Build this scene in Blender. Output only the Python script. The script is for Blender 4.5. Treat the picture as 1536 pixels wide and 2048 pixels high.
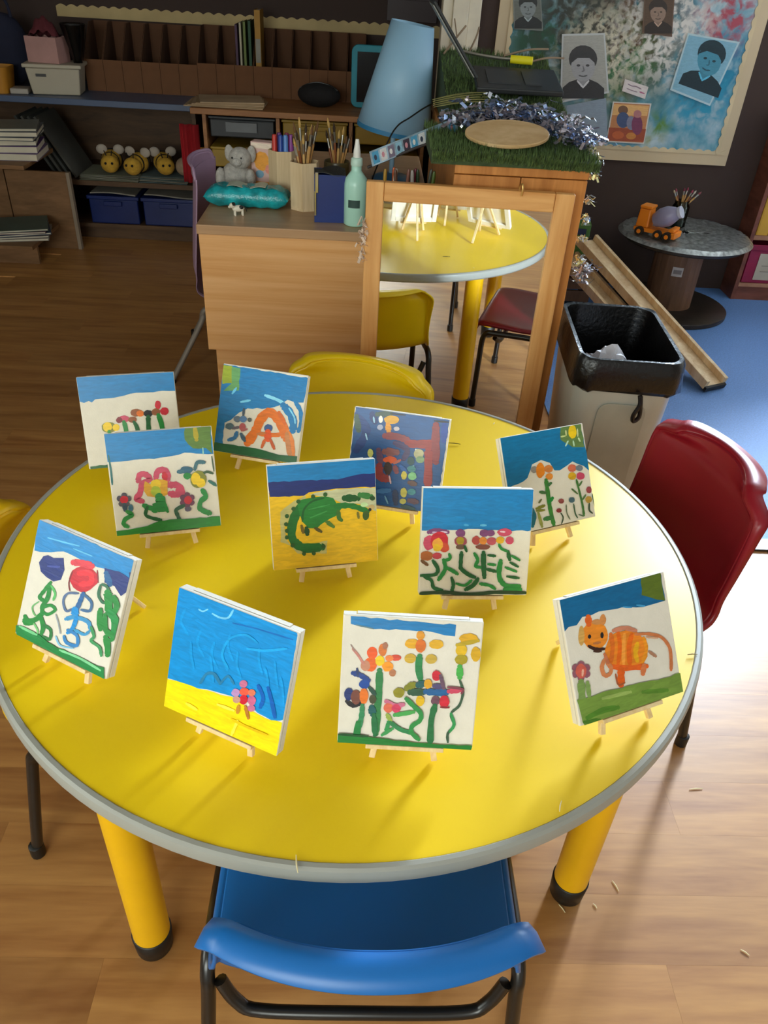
import bpy, bmesh, math, random
from mathutils import Vector, Matrix, Euler
from mathutils.geometry import tessellate_polygon
random.seed(7)
R = math.radians
for o in list(bpy.data.objects): bpy.data.objects.remove(o)
SC = bpy.context.scene
COL = SC.collection

# ------------------------------------------------------------------ camera
TH = 0.56                                   # table top height
CAM = Vector((0.0, -1.0733, TH + 0.8587)); PIT, ROLL, YAW, FPX = R(35.936), R(3.619), R(2.743), 1539.0
cf = Vector((math.sin(YAW)*math.cos(PIT), math.cos(YAW)*math.cos(PIT), -math.sin(PIT)))
cr = cf.cross(Vector((0, 0, 1))).normalized(); cu = cr.cross(cf)
cr, cu = math.cos(ROLL)*cr + math.sin(ROLL)*cu, -math.sin(ROLL)*cr + math.cos(ROLL)*cu
cd = bpy.data.cameras.new('camera'); cam = bpy.data.objects.new('camera', cd); COL.objects.link(cam)
cd.sensor_fit = 'VERTICAL'; cd.sensor_height = 24.0; cd.lens = FPX/2048*24.0; cd.clip_start = 0.02
cam.matrix_world = Matrix(((cr.x, cu.x, -cf.x, CAM.x), (cr.y, cu.y, -cf.y, CAM.y), (cr.z, cu.z, -cf.z, CAM.z), (0, 0, 0, 1)))
SC.camera = cam
def ray(px, py): return cf + (px-768)/FPX*cr - (py-1024)/FPX*cu
def on_plane(px, py, p, n): D = ray(px, py); return CAM + D*((p-CAM).dot(n)/D.dot(n))
def aty(px, py, y): return on_plane(px, py, Vector((0, y, 0)), Vector((0, 1, 0)))
def atz(px, py, z): return on_plane(px, py, Vector((0, 0, z)), Vector((0, 0, 1)))

# ------------------------------------------------------------------ light
def lin(c):
    if isinstance(c, str): c = tuple(int(c[i:i+2], 16) for i in (0, 2, 4))
    return tuple(((v/255)/12.92 if v/255 <= .04045 else ((v/255+.055)/1.055)**2.4) for v in c) + (1.0,)
W = bpy.data.worlds.new('daylight'); SC.world = W; W.use_nodes = True
W.node_tree.nodes['Background'].inputs[0].default_value = lin('dfe9f5'); W.node_tree.nodes['Background'].inputs[1].default_value = 3.0
def area(name, loc, rot, sx, sy, power, col):
    l = bpy.data.lights.new(name, 'AREA'); l.shape = 'RECTANGLE'; l.size = sx; l.size_y = sy; l.energy = power; l.color = lin(col)[:3]
    o = bpy.data.objects.new(name, l); COL.objects.link(o); o.location = loc; o.rotation_euler = rot; return o
area('window_daylight_back', (2.72, 3.32, 1.78), (R(-90), 0, 0), 1.5, 1.6, 310, 'dce8ff')      # behind window_1
area('shadow_key_light', (2.62, 3.50, 1.80), (R(-90), 0, 0), .42, 1.3, 540, 'eaf0ff')    # narrow lamp added behind window_1 to sharpen the table shadows
area('window_daylight_left', (-2.86, -1.35, 1.6), (R(90), 0, R(-90)), 2.1, 1.35, 44, 'fff4e2')  # behind window_2
area('front_fill_light', (-1.15, -3.36, 1.65), (R(90), 0, 0), 2.1, 1.4, 92, 'fff6ea')  # added fill lamp, brightens the surfaces facing the camera
SC.view_settings.view_transform = 'Standard'; SC.view_settings.look = 'None'; SC.view_settings.gamma = 1.0
SC.view_settings.use_curve_mapping = False; SC.view_settings.exposure = 0.22

# ------------------------------------------------------------------ materials
MATS = {}
def nodes_of(m): m.use_nodes = True; return m.node_tree.nodes, m.node_tree.links
def mat(name, col, rough=.5, metal=0., var=.12, scale=8., bump=0., spec=.5, coat=0., trans=0., sss=0.):
    if name in MATS: return MATS[name]
    m = bpy.data.materials.new(name); n, l = nodes_of(m); b = n['Principled BSDF']
    b.inputs['Roughness'].default_value = rough; b.inputs['Metallic'].default_value = metal
    b.inputs['Specular IOR Level'].default_value = spec; b.inputs['Coat Weight'].default_value = coat
    b.inputs['Transmission Weight'].default_value = trans
    tc = n.new('ShaderNodeTexCoord'); nz = n.new('ShaderNodeTexNoise'); nz.inputs['Scale'].default_value = scale; nz.inputs['Detail'].default_value = 4
    l.new(tc.outputs['Object'], nz.inputs['Vector'])
    c = lin(col); rp = n.new('ShaderNodeValToRGB')
    rp.color_ramp.elements[0].position = .3; rp.color_ramp.elements[1].position = .7
    rp.color_ramp.elements[0].color = tuple(v*(1-var) for v in c[:3]) + (1,)
    rp.color_ramp.elements[1].color = tuple(min(1, v*(1+var)) for v in c[:3]) + (1,)
    l.new(nz.outputs['Fac'], rp.inputs['Fac']); l.new(rp.outputs['Color'], b.inputs['Base Color'])
    if bump:
        bp = n.new('ShaderNodeBump'); bp.inputs['Strength'].default_value = bump; bp.inputs['Distance'].default_value = .004
        n2 = n.new('ShaderNodeTexNoise'); n2.inputs['Scale'].default_value = scale*6; l.new(tc.outputs['Object'], n2.inputs['Vector'])
        l.new(n2.outputs['Fac'], bp.inputs['Height']); l.new(bp.outputs['Normal'], b.inputs['Normal'])
    MATS[name] = m; return m
def wood(name, c1, c2, stretch=(1, 12, 12), scale=2.2, rough=.5, rnd=0., spec=.4, bump=.08, dist=.8):
    if name in MATS: return MATS[name]
    m = bpy.data.materials.new(name); n, l = nodes_of(m); b = n['Principled BSDF']
    b.inputs['Roughness'].default_value = rough; b.inputs['Specular IOR Level'].default_value = spec
    tc = n.new('ShaderNodeTexCoord'); mp = n.new('ShaderNodeMapping'); mp.inputs['Scale'].default_value = stretch
    l.new(tc.outputs['Object'], mp.inputs['Vector'])
    oi = n.new('ShaderNodeObjectInfo'); add = n.new('ShaderNodeVectorMath'); add.operation = 'MULTIPLY_ADD'
    add.inputs[1].default_value = (37, 19, 23); l.new(oi.outputs['Random'], add.inputs[0]); l.new(mp.outputs['Vector'], add.inputs[2])
    nz = n.new('ShaderNodeTexNoise'); nz.inputs['Scale'].default_value = scale; nz.inputs['Detail'].default_value = 6; nz.inputs['Distortion'].default_value = dist
    l.new(add.outputs['Vector'], nz.inputs['Vector'])
    wv = n.new('ShaderNodeTexNoise'); wv.inputs['Scale'].default_value = scale*5; wv.inputs['Detail'].default_value = 8
    l.new(add.outputs['Vector'], wv.inputs['Vector'])
    mx = n.new('ShaderNodeMath'); mx.operation = 'MULTIPLY_ADD'; mx.inputs[1].default_value = .35
    l.new(wv.outputs['Fac'], mx.inputs[0]); l.new(nz.outputs['Fac'], mx.inputs[2])
    rp = n.new('ShaderNodeValToRGB'); rp.color_ramp.elements[0].position = .45; rp.color_ramp.elements[1].position = .9
    rp.color_ramp.elements[0].color = lin(c1); rp.color_ramp.elements[1].color = lin(c2)
    l.new(mx.outputs['Value'], rp.inputs['Fac'])
    out = rp.outputs['Color']
    if rnd:
        hv = n.new('ShaderNodeHueSaturation'); k = n.new('ShaderNodeMapRange')
        k.inputs['To Min'].default_value = 1-rnd; k.inputs['To Max'].default_value = 1+rnd
        l.new(oi.outputs['Random'], k.inputs['Value']); l.new(k.outputs['Result'], hv.inputs['Value']); l.new(out, hv.inputs['Color']); out = hv.outputs['Color']
    l.new(out, b.inputs['Base Color'])
    bp = n.new('ShaderNodeBump'); bp.inputs['Strength'].default_value = bump; bp.inputs['Distance'].default_value = .002
    l.new(wv.outputs['Fac'], bp.inputs['Height']); l.new(bp.outputs['Normal'], b.inputs['Normal'])
    MATS[name] = m; return m
def paint_mat(name, rough=.38, streak=.14):
    if name in MATS: return MATS[name]
    m = bpy.data.materials.new(name); n, l = nodes_of(m); b = n['Principled BSDF']; b.inputs['Roughness'].default_value = rough
    at = n.new('ShaderNodeAttribute'); at.attribute_name = 'Col'
    tc = n.new('ShaderNodeTexCoord'); mp = n.new('ShaderNodeMapping'); mp.inputs['Scale'].default_value = (14, 60, 60); l.new(tc.outputs['Object'], mp.inputs['Vector'])
    nz = n.new('ShaderNodeTexNoise'); nz.inputs['Scale'].default_value = 3; nz.inputs['Detail'].default_value = 4; nz.inputs['Distortion'].default_value = 1.0
    l.new(mp.outputs['Vector'], nz.inputs['Vector'])
    k = n.new('ShaderNodeMapRange'); k.inputs['From Min'].default_value = .3; k.inputs['From Max'].default_value = .7
    k.inputs['To Min'].default_value = 1-streak; k.inputs['To Max'].default_value = 1+streak; l.new(nz.outputs['Fac'], k.inputs['Value'])
    hv = n.new('ShaderNodeHueSaturation'); l.new(k.outputs['Result'], hv.inputs['Value']); l.new(at.outputs['Color'], hv.inputs['Color'])
    l.new(hv.outputs['Color'], b.inputs['Base Color'])
    bp = n.new('ShaderNodeBump'); bp.inputs['Strength'].default_value = .25; bp.inputs['Distance'].default_value = .001
    l.new(nz.outputs['Fac'], bp.inputs['Height']); l.new(bp.outputs['Normal'], b.inputs['Normal'])
    MATS[name] = m; return m
def glass_mat(name, col='eef4f4', rough=.03):
    if name in MATS: return MATS[name]
    m = bpy.data.materials.new(name); n, l = nodes_of(m)
    for x in list(n):
        if x.type == 'BSDF_PRINCIPLED': n.remove(x)
    out = [x for x in n if x.type == 'OUTPUT_MATERIAL'][0]
    t = n.new('ShaderNodeBsdfTransparent'); t.inputs[0].default_value = lin(col); g = n.new('ShaderNodeBsdfGlossy'); g.inputs['Roughness'].default_value = rough
    fr = n.new('ShaderNodeFresnel'); fr.inputs[0].default_value = 1.45; mx = n.new('ShaderNodeMixShader')
    l.new(fr.outputs[0], mx.inputs[0]); l.new(t.outputs[0], mx.inputs[1]); l.new(g.outputs[0], mx.inputs[2]); l.new(mx.outputs[0], out.inputs[0])
    MATS[name] = m; return m

# ------------------------------------------------------------------ mesh builder
class MB:
    def __init__(s): s.v, s.f, s.c = [], [], []
    def add(s, vs, fs, col=None):
        k = len(s.v); s.v += [Vector(v) for v in vs]; s.f += [tuple(i+k for i in f) for f in fs]; s.c += [col]*len(fs); return s
    def box(s, c, d, M=None, col=None, taper=1.0):
        x, y, z = d[0]/2, d[1]/2, d[2]/2; c = Vector(c); vs = []
        for sz in (-1, 1):
            t = taper if sz > 0 else 1.0
            for sx, sy in ((-1, -1), (1, -1), (1, 1), (-1, 1)):
                v = Vector((sx*x*t, sy*y*t, sz*z)); vs.append(c + (M @ v if M else v))
        return s.add(vs, [(3, 2, 1, 0), (4, 5, 6, 7), (0, 1, 5, 4), (1, 2, 6, 5), (2, 3, 7, 6), (3, 0, 4, 7)], col)
    def bx(s, x0, x1, y0, y1, z0, z1, col=None): return s.box(((x0+x1)/2, (y0+y1)/2, (z0+z1)/2), (abs(x1-x0), abs(y1-y0), abs(z1-z0)), None, col)
    def beam(s, a, b, w, t, side=(1, 0, 0), col=None):
        a, b = Vector(a), Vector(b); d = (b-a).normalized(); sd = Vector(side); sd = (sd - d*sd.dot(d)).normalized(); n = d.cross(sd)
        M = Matrix((sd, n, d)).transposed(); return s.box((a+b)/2, (w, t, (b-a).length), M, col)
    def tube(s, pts, r, n=10, col=None, cap=True):
        pts = [Vector(p) for p in pts]; m = len(pts); rs = r if isinstance(r, (list, tuple)) else [r]*m; rings = []
        up = None
        for i, p in enumerate(pts):
            d = (pts[min(i+1, m-1)] - pts[max(i-1, 0)]).normalized()
            if up is None: up = Vector((0, 0, 1)) if abs(d.z) < .9 else Vector((1, 0, 0))
            u = (up - d*up.dot(d)).normalized(); w = d.cross(u); up = u
            rings.append([p + (u*math.cos(2*math.pi*k/n) + w*math.sin(2*math.pi*k/n))*rs[i] for k in range(n)])
        vs = [v for q in rings for v in q]; fs = []
        for i in range(m-1):
            for k in range(n): fs.append((i*n+k, i*n+(k+1) % n, (i+1)*n+(k+1) % n, (i+1)*n+k))
        if cap: fs += [tuple(range(n-1, -1, -1)), tuple(range((m-1)*n, m*n))]
        return s.add(vs, fs, col)
    def lathe(s, prof, n=32, c=(0, 0, 0), M=None, col=None, cap=True):
        vs = []; c = Vector(c)
        for r, z in prof:
            for k in range(n):
                a = 2*math.pi*k/n; v = Vector((r*math.cos(a), r*math.sin(a), z)); vs.append(c + (M @ v if M else v))
        fs = []; m = len(prof)
        for i in range(m-1):
            for k in range(n): fs.append((i*n+k, i*n+(k+1) % n, (i+1)*n+(k+1) % n, (i+1)*n+k))
        if cap:
            if prof[0][0] > 1e-6: fs.append(tuple(range(n-1, -1, -1)))
            if prof[-1][0] > 1e-6: fs.append(tuple(range((m-1)*n, m*n)))
        return s.add(vs, fs, col)
    def prism(s, poly, d, M=None, c=(0, 0, 0), col=None):      # poly in xy, extruded along z by d
        n = len(poly); c = Vector(c); vs = []
        for z in (0, d):
            for p in poly: v = Vector((p[0], p[1], z)); vs.append(c + (M @ v if M else v))
        fs = [tuple(range(n-1, -1, -1)), tuple(range(n, 2*n))] + [(i, (i+1) % n, n+(i+1) % n, n+i) for i in range(n)]
        return s.add(vs, fs, col)
    def grid(s, fn, nu, nv, col=None):
        vs = [fn(i/nu, j/nv) for j in range(nv+1) for i in range(nu+1)]
        return s.add(vs, [(j*(nu+1)+i, j*(nu+1)+i+1, (j+1)*(nu+1)+i+1, (j+1)*(nu+1)+i) for j in range(nv) for i in range(nu)], col)
    def ball(s, c, r, n=12, M=None, col=None):
        c = Vector(c); r = Vector(r) if not isinstance(r, (int, float)) else Vector((r, r, r)); m = n//2+1
        vs = []
        for i in range(m+1):
            t = math.pi*i/m
            for k in range(n):
                a = 2*math.pi*k/n; v = Vector((r.x*math.sin(t)*math.cos(a), r.y*math.sin(t)*math.sin(a), -r.z*math.cos(t))); vs.append(c + (M @ v if M else v))
        return s.add(vs, [(i*n+k, i*n+(k+1) % n, (i+1)*n+(k+1) % n, (i+1)*n+k) for i in range(m) for k in range(n)], col)
def mk(name, mb, material, parent=None, smooth=False, bevel=0., solid=0., sub=0):
    me = bpy.data.meshes.new(name); me.from_pydata([tuple(v) for v in mb.v], [], mb.f)
    if any(c is not None for c in mb.c):
        ca = me.color_attributes.new('Col', 'FLOAT_COLOR', 'CORNER')
        for p in me.polygons:
            c = mb.c[p.index] or (1, 1, 1, 1)
            for li in p.loop_indices: ca.data[li].color = c
    me.materials.append(material)
    bm = bmesh.new(); bm.from_mesh(me); bmesh.ops.remove_doubles(bm, verts=bm.verts, dist=1e-7); bm.to_mesh(me); bm.free()
    if smooth:
        for p in me.polygons: p.use_smooth = True
        me.set_sharp_from_angle(angle=R(smooth if smooth is not True else 40))
    o = bpy.data.objects.new(name, me); COL.objects.link(o)
    if parent: o.parent = parent
    if solid: md = o.modifiers.new('thickness', 'SOLIDIFY'); md.thickness = solid; md.offset = 0
    if bevel: md = o.modifiers.new('bevel', 'BEVEL'); md.width = bevel; md.segments = 2; md.limit_method = 'ANGLE'
    if sub: md = o.modifiers.new('subdivision', 'SUBSURF'); md.levels = sub; md.render_levels = sub
    return o
def tag(o, label, cat, group=None):
    o['label'] = label; o['category'] = cat
    if group: o['group'] = group
    return o
def thing(name, label, cat, loc=(0, 0, 0), rz=0., group=None):
    o = bpy.data.objects.new(name, None); COL.objects.link(o); o.location = loc; o.rotation_euler = (0, 0, rz); o.empty_display_size = .05
    return tag(o, label, cat, group)
def one(name, mb, material, label, cat, loc=(0, 0, 0), rz=0., group=None, **k):
    o = mk(name, mb, material, None, **k); o.location = loc; o.rotation_euler = (0, 0, rz); return tag(o, label, cat, group)
def struct(name, mb, material, parent=None, **k):
    o = mk(name, mb, material, parent, **k)
    if not parent: o['kind'] = 'structure'
    return o
def spline(pts, n=6, closed=False):
    P = [Vector(p) for p in pts]; m = len(P); out = []
    if m < 3 and not closed:
        return [P[0].lerp(P[-1], i/n) for i in range(n+1)]
    for i in range(m if closed else m-1):
        p0, p1, p2, p3 = (P[(i-1) % m] if closed or i else P[0]), P[i], P[(i+1) % m], (P[(i+2) % m] if closed or i+2 < m else P[-1])
        for k in range(n):
            t = k/n; out.append(.5*((2*p1) + (p2-p0)*t + (2*p0-5*p1+4*p2-p3)*t*t + (3*p1-p0-3*p2+p3)*t**3))
    out.append(P[0] if closed else P[-1]); return out
def rot(ax, deg): return Matrix.Rotation(R(deg), 3, ax)
def rrect(w, d, r, n=5):
    out = []
    for cx, cy, a0 in ((w/2-r, d/2-r, 0), (-w/2+r, d/2-r, 90), (-w/2+r, -d/2+r, 180), (w/2-r, -d/2+r, 270)):
        for k in range(n+1): a = R(a0 + 90*k/n); out.append((cx + r*math.cos(a), cy + r*math.sin(a)))
    return out

# shared materials
M_white = mat('white_canvas', 'e6dece', .75, var=.03, scale=60, bump=.1)
M_pine_pale = wood('pale_pine', 'd9b478', 'f0d7a4', (10, 10, 1.5), 6, .6)
M_black = mat('black_plastic', '14120f', .45)
M_tube = mat('black_painted_tube', '1b1713', .28, var=.2, spec=.6)
M_paint = paint_mat('poster_paint'); M_print = paint_mat('printed_paper', .6, .1)
M_beech = wood('beech_laminate', 'd69a58', 'e8b47a', (.7, 1, 22), 2.0, .42, bump=.01, dist=.15)
M_pine = wood('orange_pine', 'a8672c', 'd08c48', (10, 6, 1.0), 2.4, .42)
M_frame = wood('frame_pine', 'c88a48', 'e2ac6c', (9, 9, .8), 2.6, .5)
M_frame_h = wood('frame_pine_rail', 'c88a48', 'e2ac6c', (.8, 9, 9), 2.6, .5)
M_silver = mat('silver_foil', 'c9ccd2', .22, 1.0, var=.2, scale=40, bump=.3)

# ------------------------------------------------------------------ the room
X0, X1, Y0, Y1, Y2, ZC = -2.7, 3.6, -3.2, 3.1, 4.05, 2.8
M_vinyl = wood('oak_vinyl', '95602f', 'c08c4e', (1.0, 9, 9), 2.0, .38, rnd=.10, spec=.85, bump=.04)
fl = struct('floor', MB().bx(X0, X1, Y0, Y2, -.08, -.004), M_vinyl)
pw, pl = .125, .98
pm = None
for j in range(41):
    y = -1.45 + j*pw; off = (j*.37) % 1.0
    for i in range(-3, 3):
        x = (i+off)*pl
        if x < -2.6 or x + pl > 3.4 or (y > .62 and x > .80) or (x > 1.6): continue
        if y > 3.5: continue
        if pm is None:
            pm = mk('plank', MB().bx(.0001, pl-.0001, .0001, pw-.0001, -.004, 0), M_vinyl, fl); o = pm
        else:
            o = pm.copy(); COL.objects.link(o); o.parent = fl
        o.location = (x, y, 0)
M_carpet = mat('blue_carpet', '5f8ac6', .55, var=.20, scale=160, bump=.4, spec=.7)
struct('floor_carpet', MB().bx(.74, X1, .80, Y1, -.004, .006), M_carpet)
struct('trim_1', MB().bx(.74, X1, .745, .80, -.004, .008), mat('dark_threshold', '2b211c', .4))
M_wall = mat('brown_wall', '3e2e28', .8, var=.06, scale=3)
M_pale = mat('cream_wall', '978d80', .8, var=.04, scale=3)
M_cream = mat('cream_gloss', 'd8caac', .5, var=.05)
struct('ceiling', MB().bx(X0, X1, Y0, Y2, ZC, ZC+.1), mat('white_ceiling', 'a09c94', .9))
struct('wall_right', MB().bx(X1, X1+.1, Y0, Y1+.15, -.08, ZC), M_pale)
fx0, fx1 = -2.25, -.05
struct('wall_front', MB().bx(X0, fx0, Y0-.1, Y0, -.08, ZC).bx(fx1, X1, Y0-.1, Y0, -.08, ZC).bx(fx0, fx1, Y0-.1, Y0, -.08, .9).bx(fx0, fx1, Y0-.1, Y0, 2.4, ZC), M_pale)
wx0, wx1, wz0, wz1 = 1.95, 3.5, .95, 2.62
struct('wall_back', MB().bx(.44, wx0, Y1, Y1+.15, -.08, ZC).bx(wx1, X1, Y1, Y1+.15, -.08, ZC).bx(wx0, wx1, Y1, Y1+.15, -.08, wz0).bx(wx0, wx1, Y1, Y1+.15, wz1, ZC), M_wall)
struct('wall_recess', MB().bx(X0, .59, Y2, Y2+.1, -.08, ZC).bx(.44, .59, Y1+.15, Y2, -.08, ZC), M_wall)
ly0, ly1 = -2.4, -.3
struct('wall_left', MB().bx(X0-.1, X0, Y0, ly0, -.08, ZC).bx(X0-.1, X0, ly1, Y2, -.08, ZC).bx(X0-.1, X0, ly0, ly1, -.08, .92).bx(X0-.1, X0, ly0, ly1, 2.3, ZC), M_pale)
M_dkframe = mat('brown_window_frame', '4a342a', .5); M_glass = glass_mat('window_glass')
def window(name, horizontal, a0, a1, z0, z1, c):
    f = MB(); g = MB(); n = 3
    def bb(m, a, b, za, zb, d):
        if horizontal: m.bx(a, b, c-d, c+d, za, zb)
        else: m.bx(c-d, c+d, a, b, za, zb)
    for a, b, za, zb in ((a0, a1, z0, z0+.05), (a0, a1, z1-.05, z1), (a0, a0+.05, z0+.05, z1-.05), (a1-.05, a1, z0+.05, z1-.05)): bb(f, a, b, za, zb, .03)
    w = struct(name, f, M_dkframe)
    st = (a1-a0-.1)/n
    for k in range(n):
        p = MB(); bb(p, a0+.05+k*st+.015, a0+.05+(k+1)*st-.015, z0+.05, z1-.05, .003); mk('pane', p, M_glass, w)
        if k: q = MB(); bb(q, a0+.05+k*st-.015, a0+.05+k*st+.015, z0+.05, z1-.05, .02); mk('mullion', q, M_dkframe, w)
window('window_1', True, wx0, wx1, wz0, wz1, Y1+.08)
window('window_2', False, ly0, ly1, .92, 2.3, X0-.05)
window('added_window', True, fx0, fx1, .9, 2.4, Y0-.05)  # unseen window, added as an opening for the front fill lamp
# white door post beside the board
struct('trim_2', MB().bx(.315, .36, 3.0, 3.1, 0, ZC).bx(.36, .43, 2.985, 3.1, 0, ZC).bx(.43, .487, 3.0, 3.1, 0, ZC), mat('white_door_post', 'e4dac2', .5), bevel=.004)
# ------------------------------------------------------------------ round table
M_yellow = mat('yellow_laminate', 'f0c90c', .36, var=.03, scale=2.5, spec=.5)
M_rim = mat('grey_edge_band', '9d9c92', .42, var=.05)
t = thing('round_table', 'large round yellow nursery table with grey edge and thick yellow legs', 'table')
mk('tabletop', MB().lathe([(0, TH-.022), (.5885, TH-.022), (.5885, TH), (0, TH)], 128), M_yellow, t, smooth=30)
mk('edge_band', MB().lathe([(.589, TH-.026), (.597, TH-.026), (.601, TH-.021), (.602, TH-.008), (.600, TH-.001), (.596, TH+.0018), (.5905, TH+.0018), (.589, TH+.0004), (.589, TH-.026)], 128, cap=False), M_rim, t, smooth=30)
M_leg = mat('yellow_leg_plastic', 'f0b70a', .35, var=.05)
for a in (-127, -37, 53, 143):
    x, y = .533*math.cos(R(a)), .533*math.sin(R(a))
    l = mk('leg', MB().lathe([(.031, .045), (.0315, TH-.0225)], 32, (x, y, 0)), M_leg, t, smooth=60)
    mk('foot_cap', MB().lathe([(.026, 0), (.031, .004), (.0335, .05), (.0313, .052)], 32, (x, y, 0)), M_black, l, smooth=60)
    if a == -127:
        pass
# ------------------------------------------------------------------ chairs
def chair(name, label, loc, rz, col, tube=M_tube, colname='plastic', sz=.325, top=.56, cw=.125, rear=-.155, fl=1., lean=0., bw=1.):
    c = thing(name, label, 'chair', loc, rz)
    m = mat(colname, col, .36, var=.06, scale=3, spec=.5)
    # shell: profile (y, z, half width, forward curl of the edges, up curl of the edges)
    base = [(.180, sz-.020, .176, 0, 0), (.172, sz-.006, .188, 0, .002), (.155, sz, .197, 0, .004), (.10, sz-.004, .203, 0, .010), (.0, sz-.012, .203, 0, .014), (-.08, sz-.010, .201, .004, .018),
            (-.125, sz+.004, .196, .010, .018), (-.150, sz+.030, .190, .020, .012), (-.163, sz+.070, .186, .030, .004), (-.178, sz+.13, .185, .038, 0), (-.190, top-.062, .183, .040, 0), (-.196, top-.040, .178-.10*(.162-cw), .040, -.001), (-.200, top-.022, cw+.022, .039, -.003), (-.203, top-.009, cw+.012, .037, -.006), (-.205, top, cw, .034, -.009)]
    base = [(b[0] + lean*max(0, b[1]-sz), b[1], b[2]*(1 + (bw-1)*max(0, min(1, (b[1]-sz)/.12))), b[3], b[4]) for b in base]
    P = spline([(b[0], b[1], b[2]) for b in base], 3); Q = spline([(b[3], b[4], 0) for b in base], 3)
    nv = len(P)-1; nu = 36
    def fn(i, j):
        p, q = P[j], Q[j]; t = i/nu*2-1; e = abs(t); return Vector((p.z*t, p.x + q.x*e**2.2, p.y + q.y*e**2.5))
    V = [[fn(i, j) for i in range(nu+1)] for j in range(nv+1)]
    sm = MB(); sm.add([v for r_ in V for v in r_], [(j*(nu+1)+i, j*(nu+1)+i+1, (j+1)*(nu+1)+i+1, (j+1)*(nu+1)+i) for j in range(nv) for i in range(nu)])
    loop = [(i, 0) for i in range(nu)] + [(nu, j) for j in range(nv)] + [(i, nv) for i in range(nu, 0, -1)] + [(0, j) for j in range(nv, 0, -1)]
    n_ = len(loop); R0 = [V[j][i] for i, j in loop]; rings = [R0, [], [], []]
    OU, NM, DP = [], [], []
    for k, (i, j) in enumerate(loop):
        p = V[j][i]; du = V[j][min(nu, i+1)] - V[j][max(0, i-1)]; jj = min(j, nv-3); dv = V[min(nv, jj+1)][i] - V[max(0, jj-1)][i]; nm = du.cross(dv).normalized()
        tg = (R0[(k+1) % n_] - R0[k-1]).normalized(); ou = tg.cross(nm).normalized()
        if ou.dot(p - V[nv//2 if 0 < j < nv else min(max(j, 2), nv-2)][nu//2]) < 0: ou = -ou
        OU.append(ou); NM.append(nm); DP.append((.012 + .028*max(0., min(1., (p.z-(top-.10))/.09)))*fl)
    for _ in range(9):
        OU = [(OU[k-1] + OU[k] + OU[(k+1) % n_]).normalized() for k in range(n_)]; NM = [(NM[k-1] + NM[k] + NM[(k+1) % n_]).normalized() for k in range(n_)]; DP = [(DP[k-1] + DP[k] + DP[(k+1) % n_])/3 for k in range(n_)]
    for p, ou, nm, Dp in zip(R0, OU, NM, DP):
        rings[1].append(p + ou*.004 + nm*.003); rings[2].append(p + ou*.0065 + nm*(.35*Dp+.002)); rings[3].append(p + ou*.005 + nm*Dp)
    sm.add([v for r_ in rings for v in r_], [(a*n_+k, a*n_+(k+1) % n_, (a+1)*n_+(k+1) % n_, (a+1)*n_+k) for a in range(3) for k in range(n_)])
    mk('seat_shell', sm, m, c, smooth=75, solid=.005)
    for s in (-1, 1):
        x = .214*s
        pts = [(x, .15, .012), (x, .145, .20), (x, .142, sz-.055), (x, .128, sz-.030), (x, .10, sz-.026), (x, -.04, sz-.022), (x, -.085, sz-.024), (x, -.110, sz-.045), (x*1.0, -.120, sz-.085), (x*1.06, rear, .012)]
        mk('side_frame', MB().tube(spline(pts, 4), .0105, 12), tube, c, smooth=60)
        for fx, fy in ((x, .15), (x*1.06, rear)): mk('rubber_foot', MB().lathe([(.010, 0), (.0135, .002), (.0135, .03), (.011, .032)], 12, (fx, fy, 0)), M_black, c, smooth=50)
    for y0, dip in ((-.115, .055), (.10, .022)):
        mk('cross_bar', MB().tube(spline([(-.196, y0, sz-.05), (-.175, y0-.010, sz-.05-dip*.7), (-.14, y0-.016, sz-.05-dip), (0, y0-.018, sz-.05-dip), (.14, y0-.016, sz-.05-dip), (.175, y0-.010, sz-.05-dip*.7), (.196, y0, sz-.05)], 5), .0095, 10), tube, c, smooth=60)
    return c
chair('plastic_chair', 'blue plastic school chair with black tubular frame pushed under the yellow table', (.036, -.482, 0), 0, '156ab4', colname='blue_chair_plastic', cw=.160, bw=.95)
chair('plastic_chair', 'yellow plastic chair tucked in between the table and the mirror', (-.045, .575, 0), R(163.7), 'f8d204', colname='yellow_chair_plastic')
chair('plastic_chair', 'dark red plastic chair with a tall rounded back near the blue carpet', (.560, .215, 0), R(102), '86101f', colname='red_chair_plastic', sz=.335, top=.632, cw=.104)
chair('plastic_chair', 'yellow plastic chair at the table edge beside the painting of blue tulips', (-.45, -.02, 0), R(-83), 'eebd08', colname='yellow_chair_plastic_warm')

# ------------------------------------------------------------------ canvases and mini easels
CS, CD = .173, .016
def c8(*v): return lin(v)
BLU, SKY, DGR, GRN, LGR = c8(0, 120, 182), c8(10, 140, 212), c8(14, 92, 40), c8(30, 135, 55), c8(120, 165, 60)
RED, PNK, ORG, YEL, NVY, BLK = c8(205, 30, 50), c8(205, 70, 100), c8(232, 116, 20), c8(240, 200, 15), c8(25, 45, 120), c8(30, 26, 30)
WHT, BRN, PUR, MAR, TEA, OLV, LIM = c8(240, 236, 228), c8(150, 85, 45), c8(125, 65, 115), c8(130, 40, 45), c8(30, 105, 120), c8(130, 130, 40), c8(175, 190, 40)
def S(c, w, *p): return ('s', c, w, p)
def F(c, *p): return ('f', c, 0, p)
def D(c, x, y, rx, ry=None): return ('d', c, 0, (x, y, rx, ry or rx))
def petals(c, x, y, r, rp, n=5, a0=90): return [D(c, x + r*math.cos(R(a0+360*k/n)), y - r*math.sin(R(a0+360*k/n)), rp) for k in range(n)]
ART = {}
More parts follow.
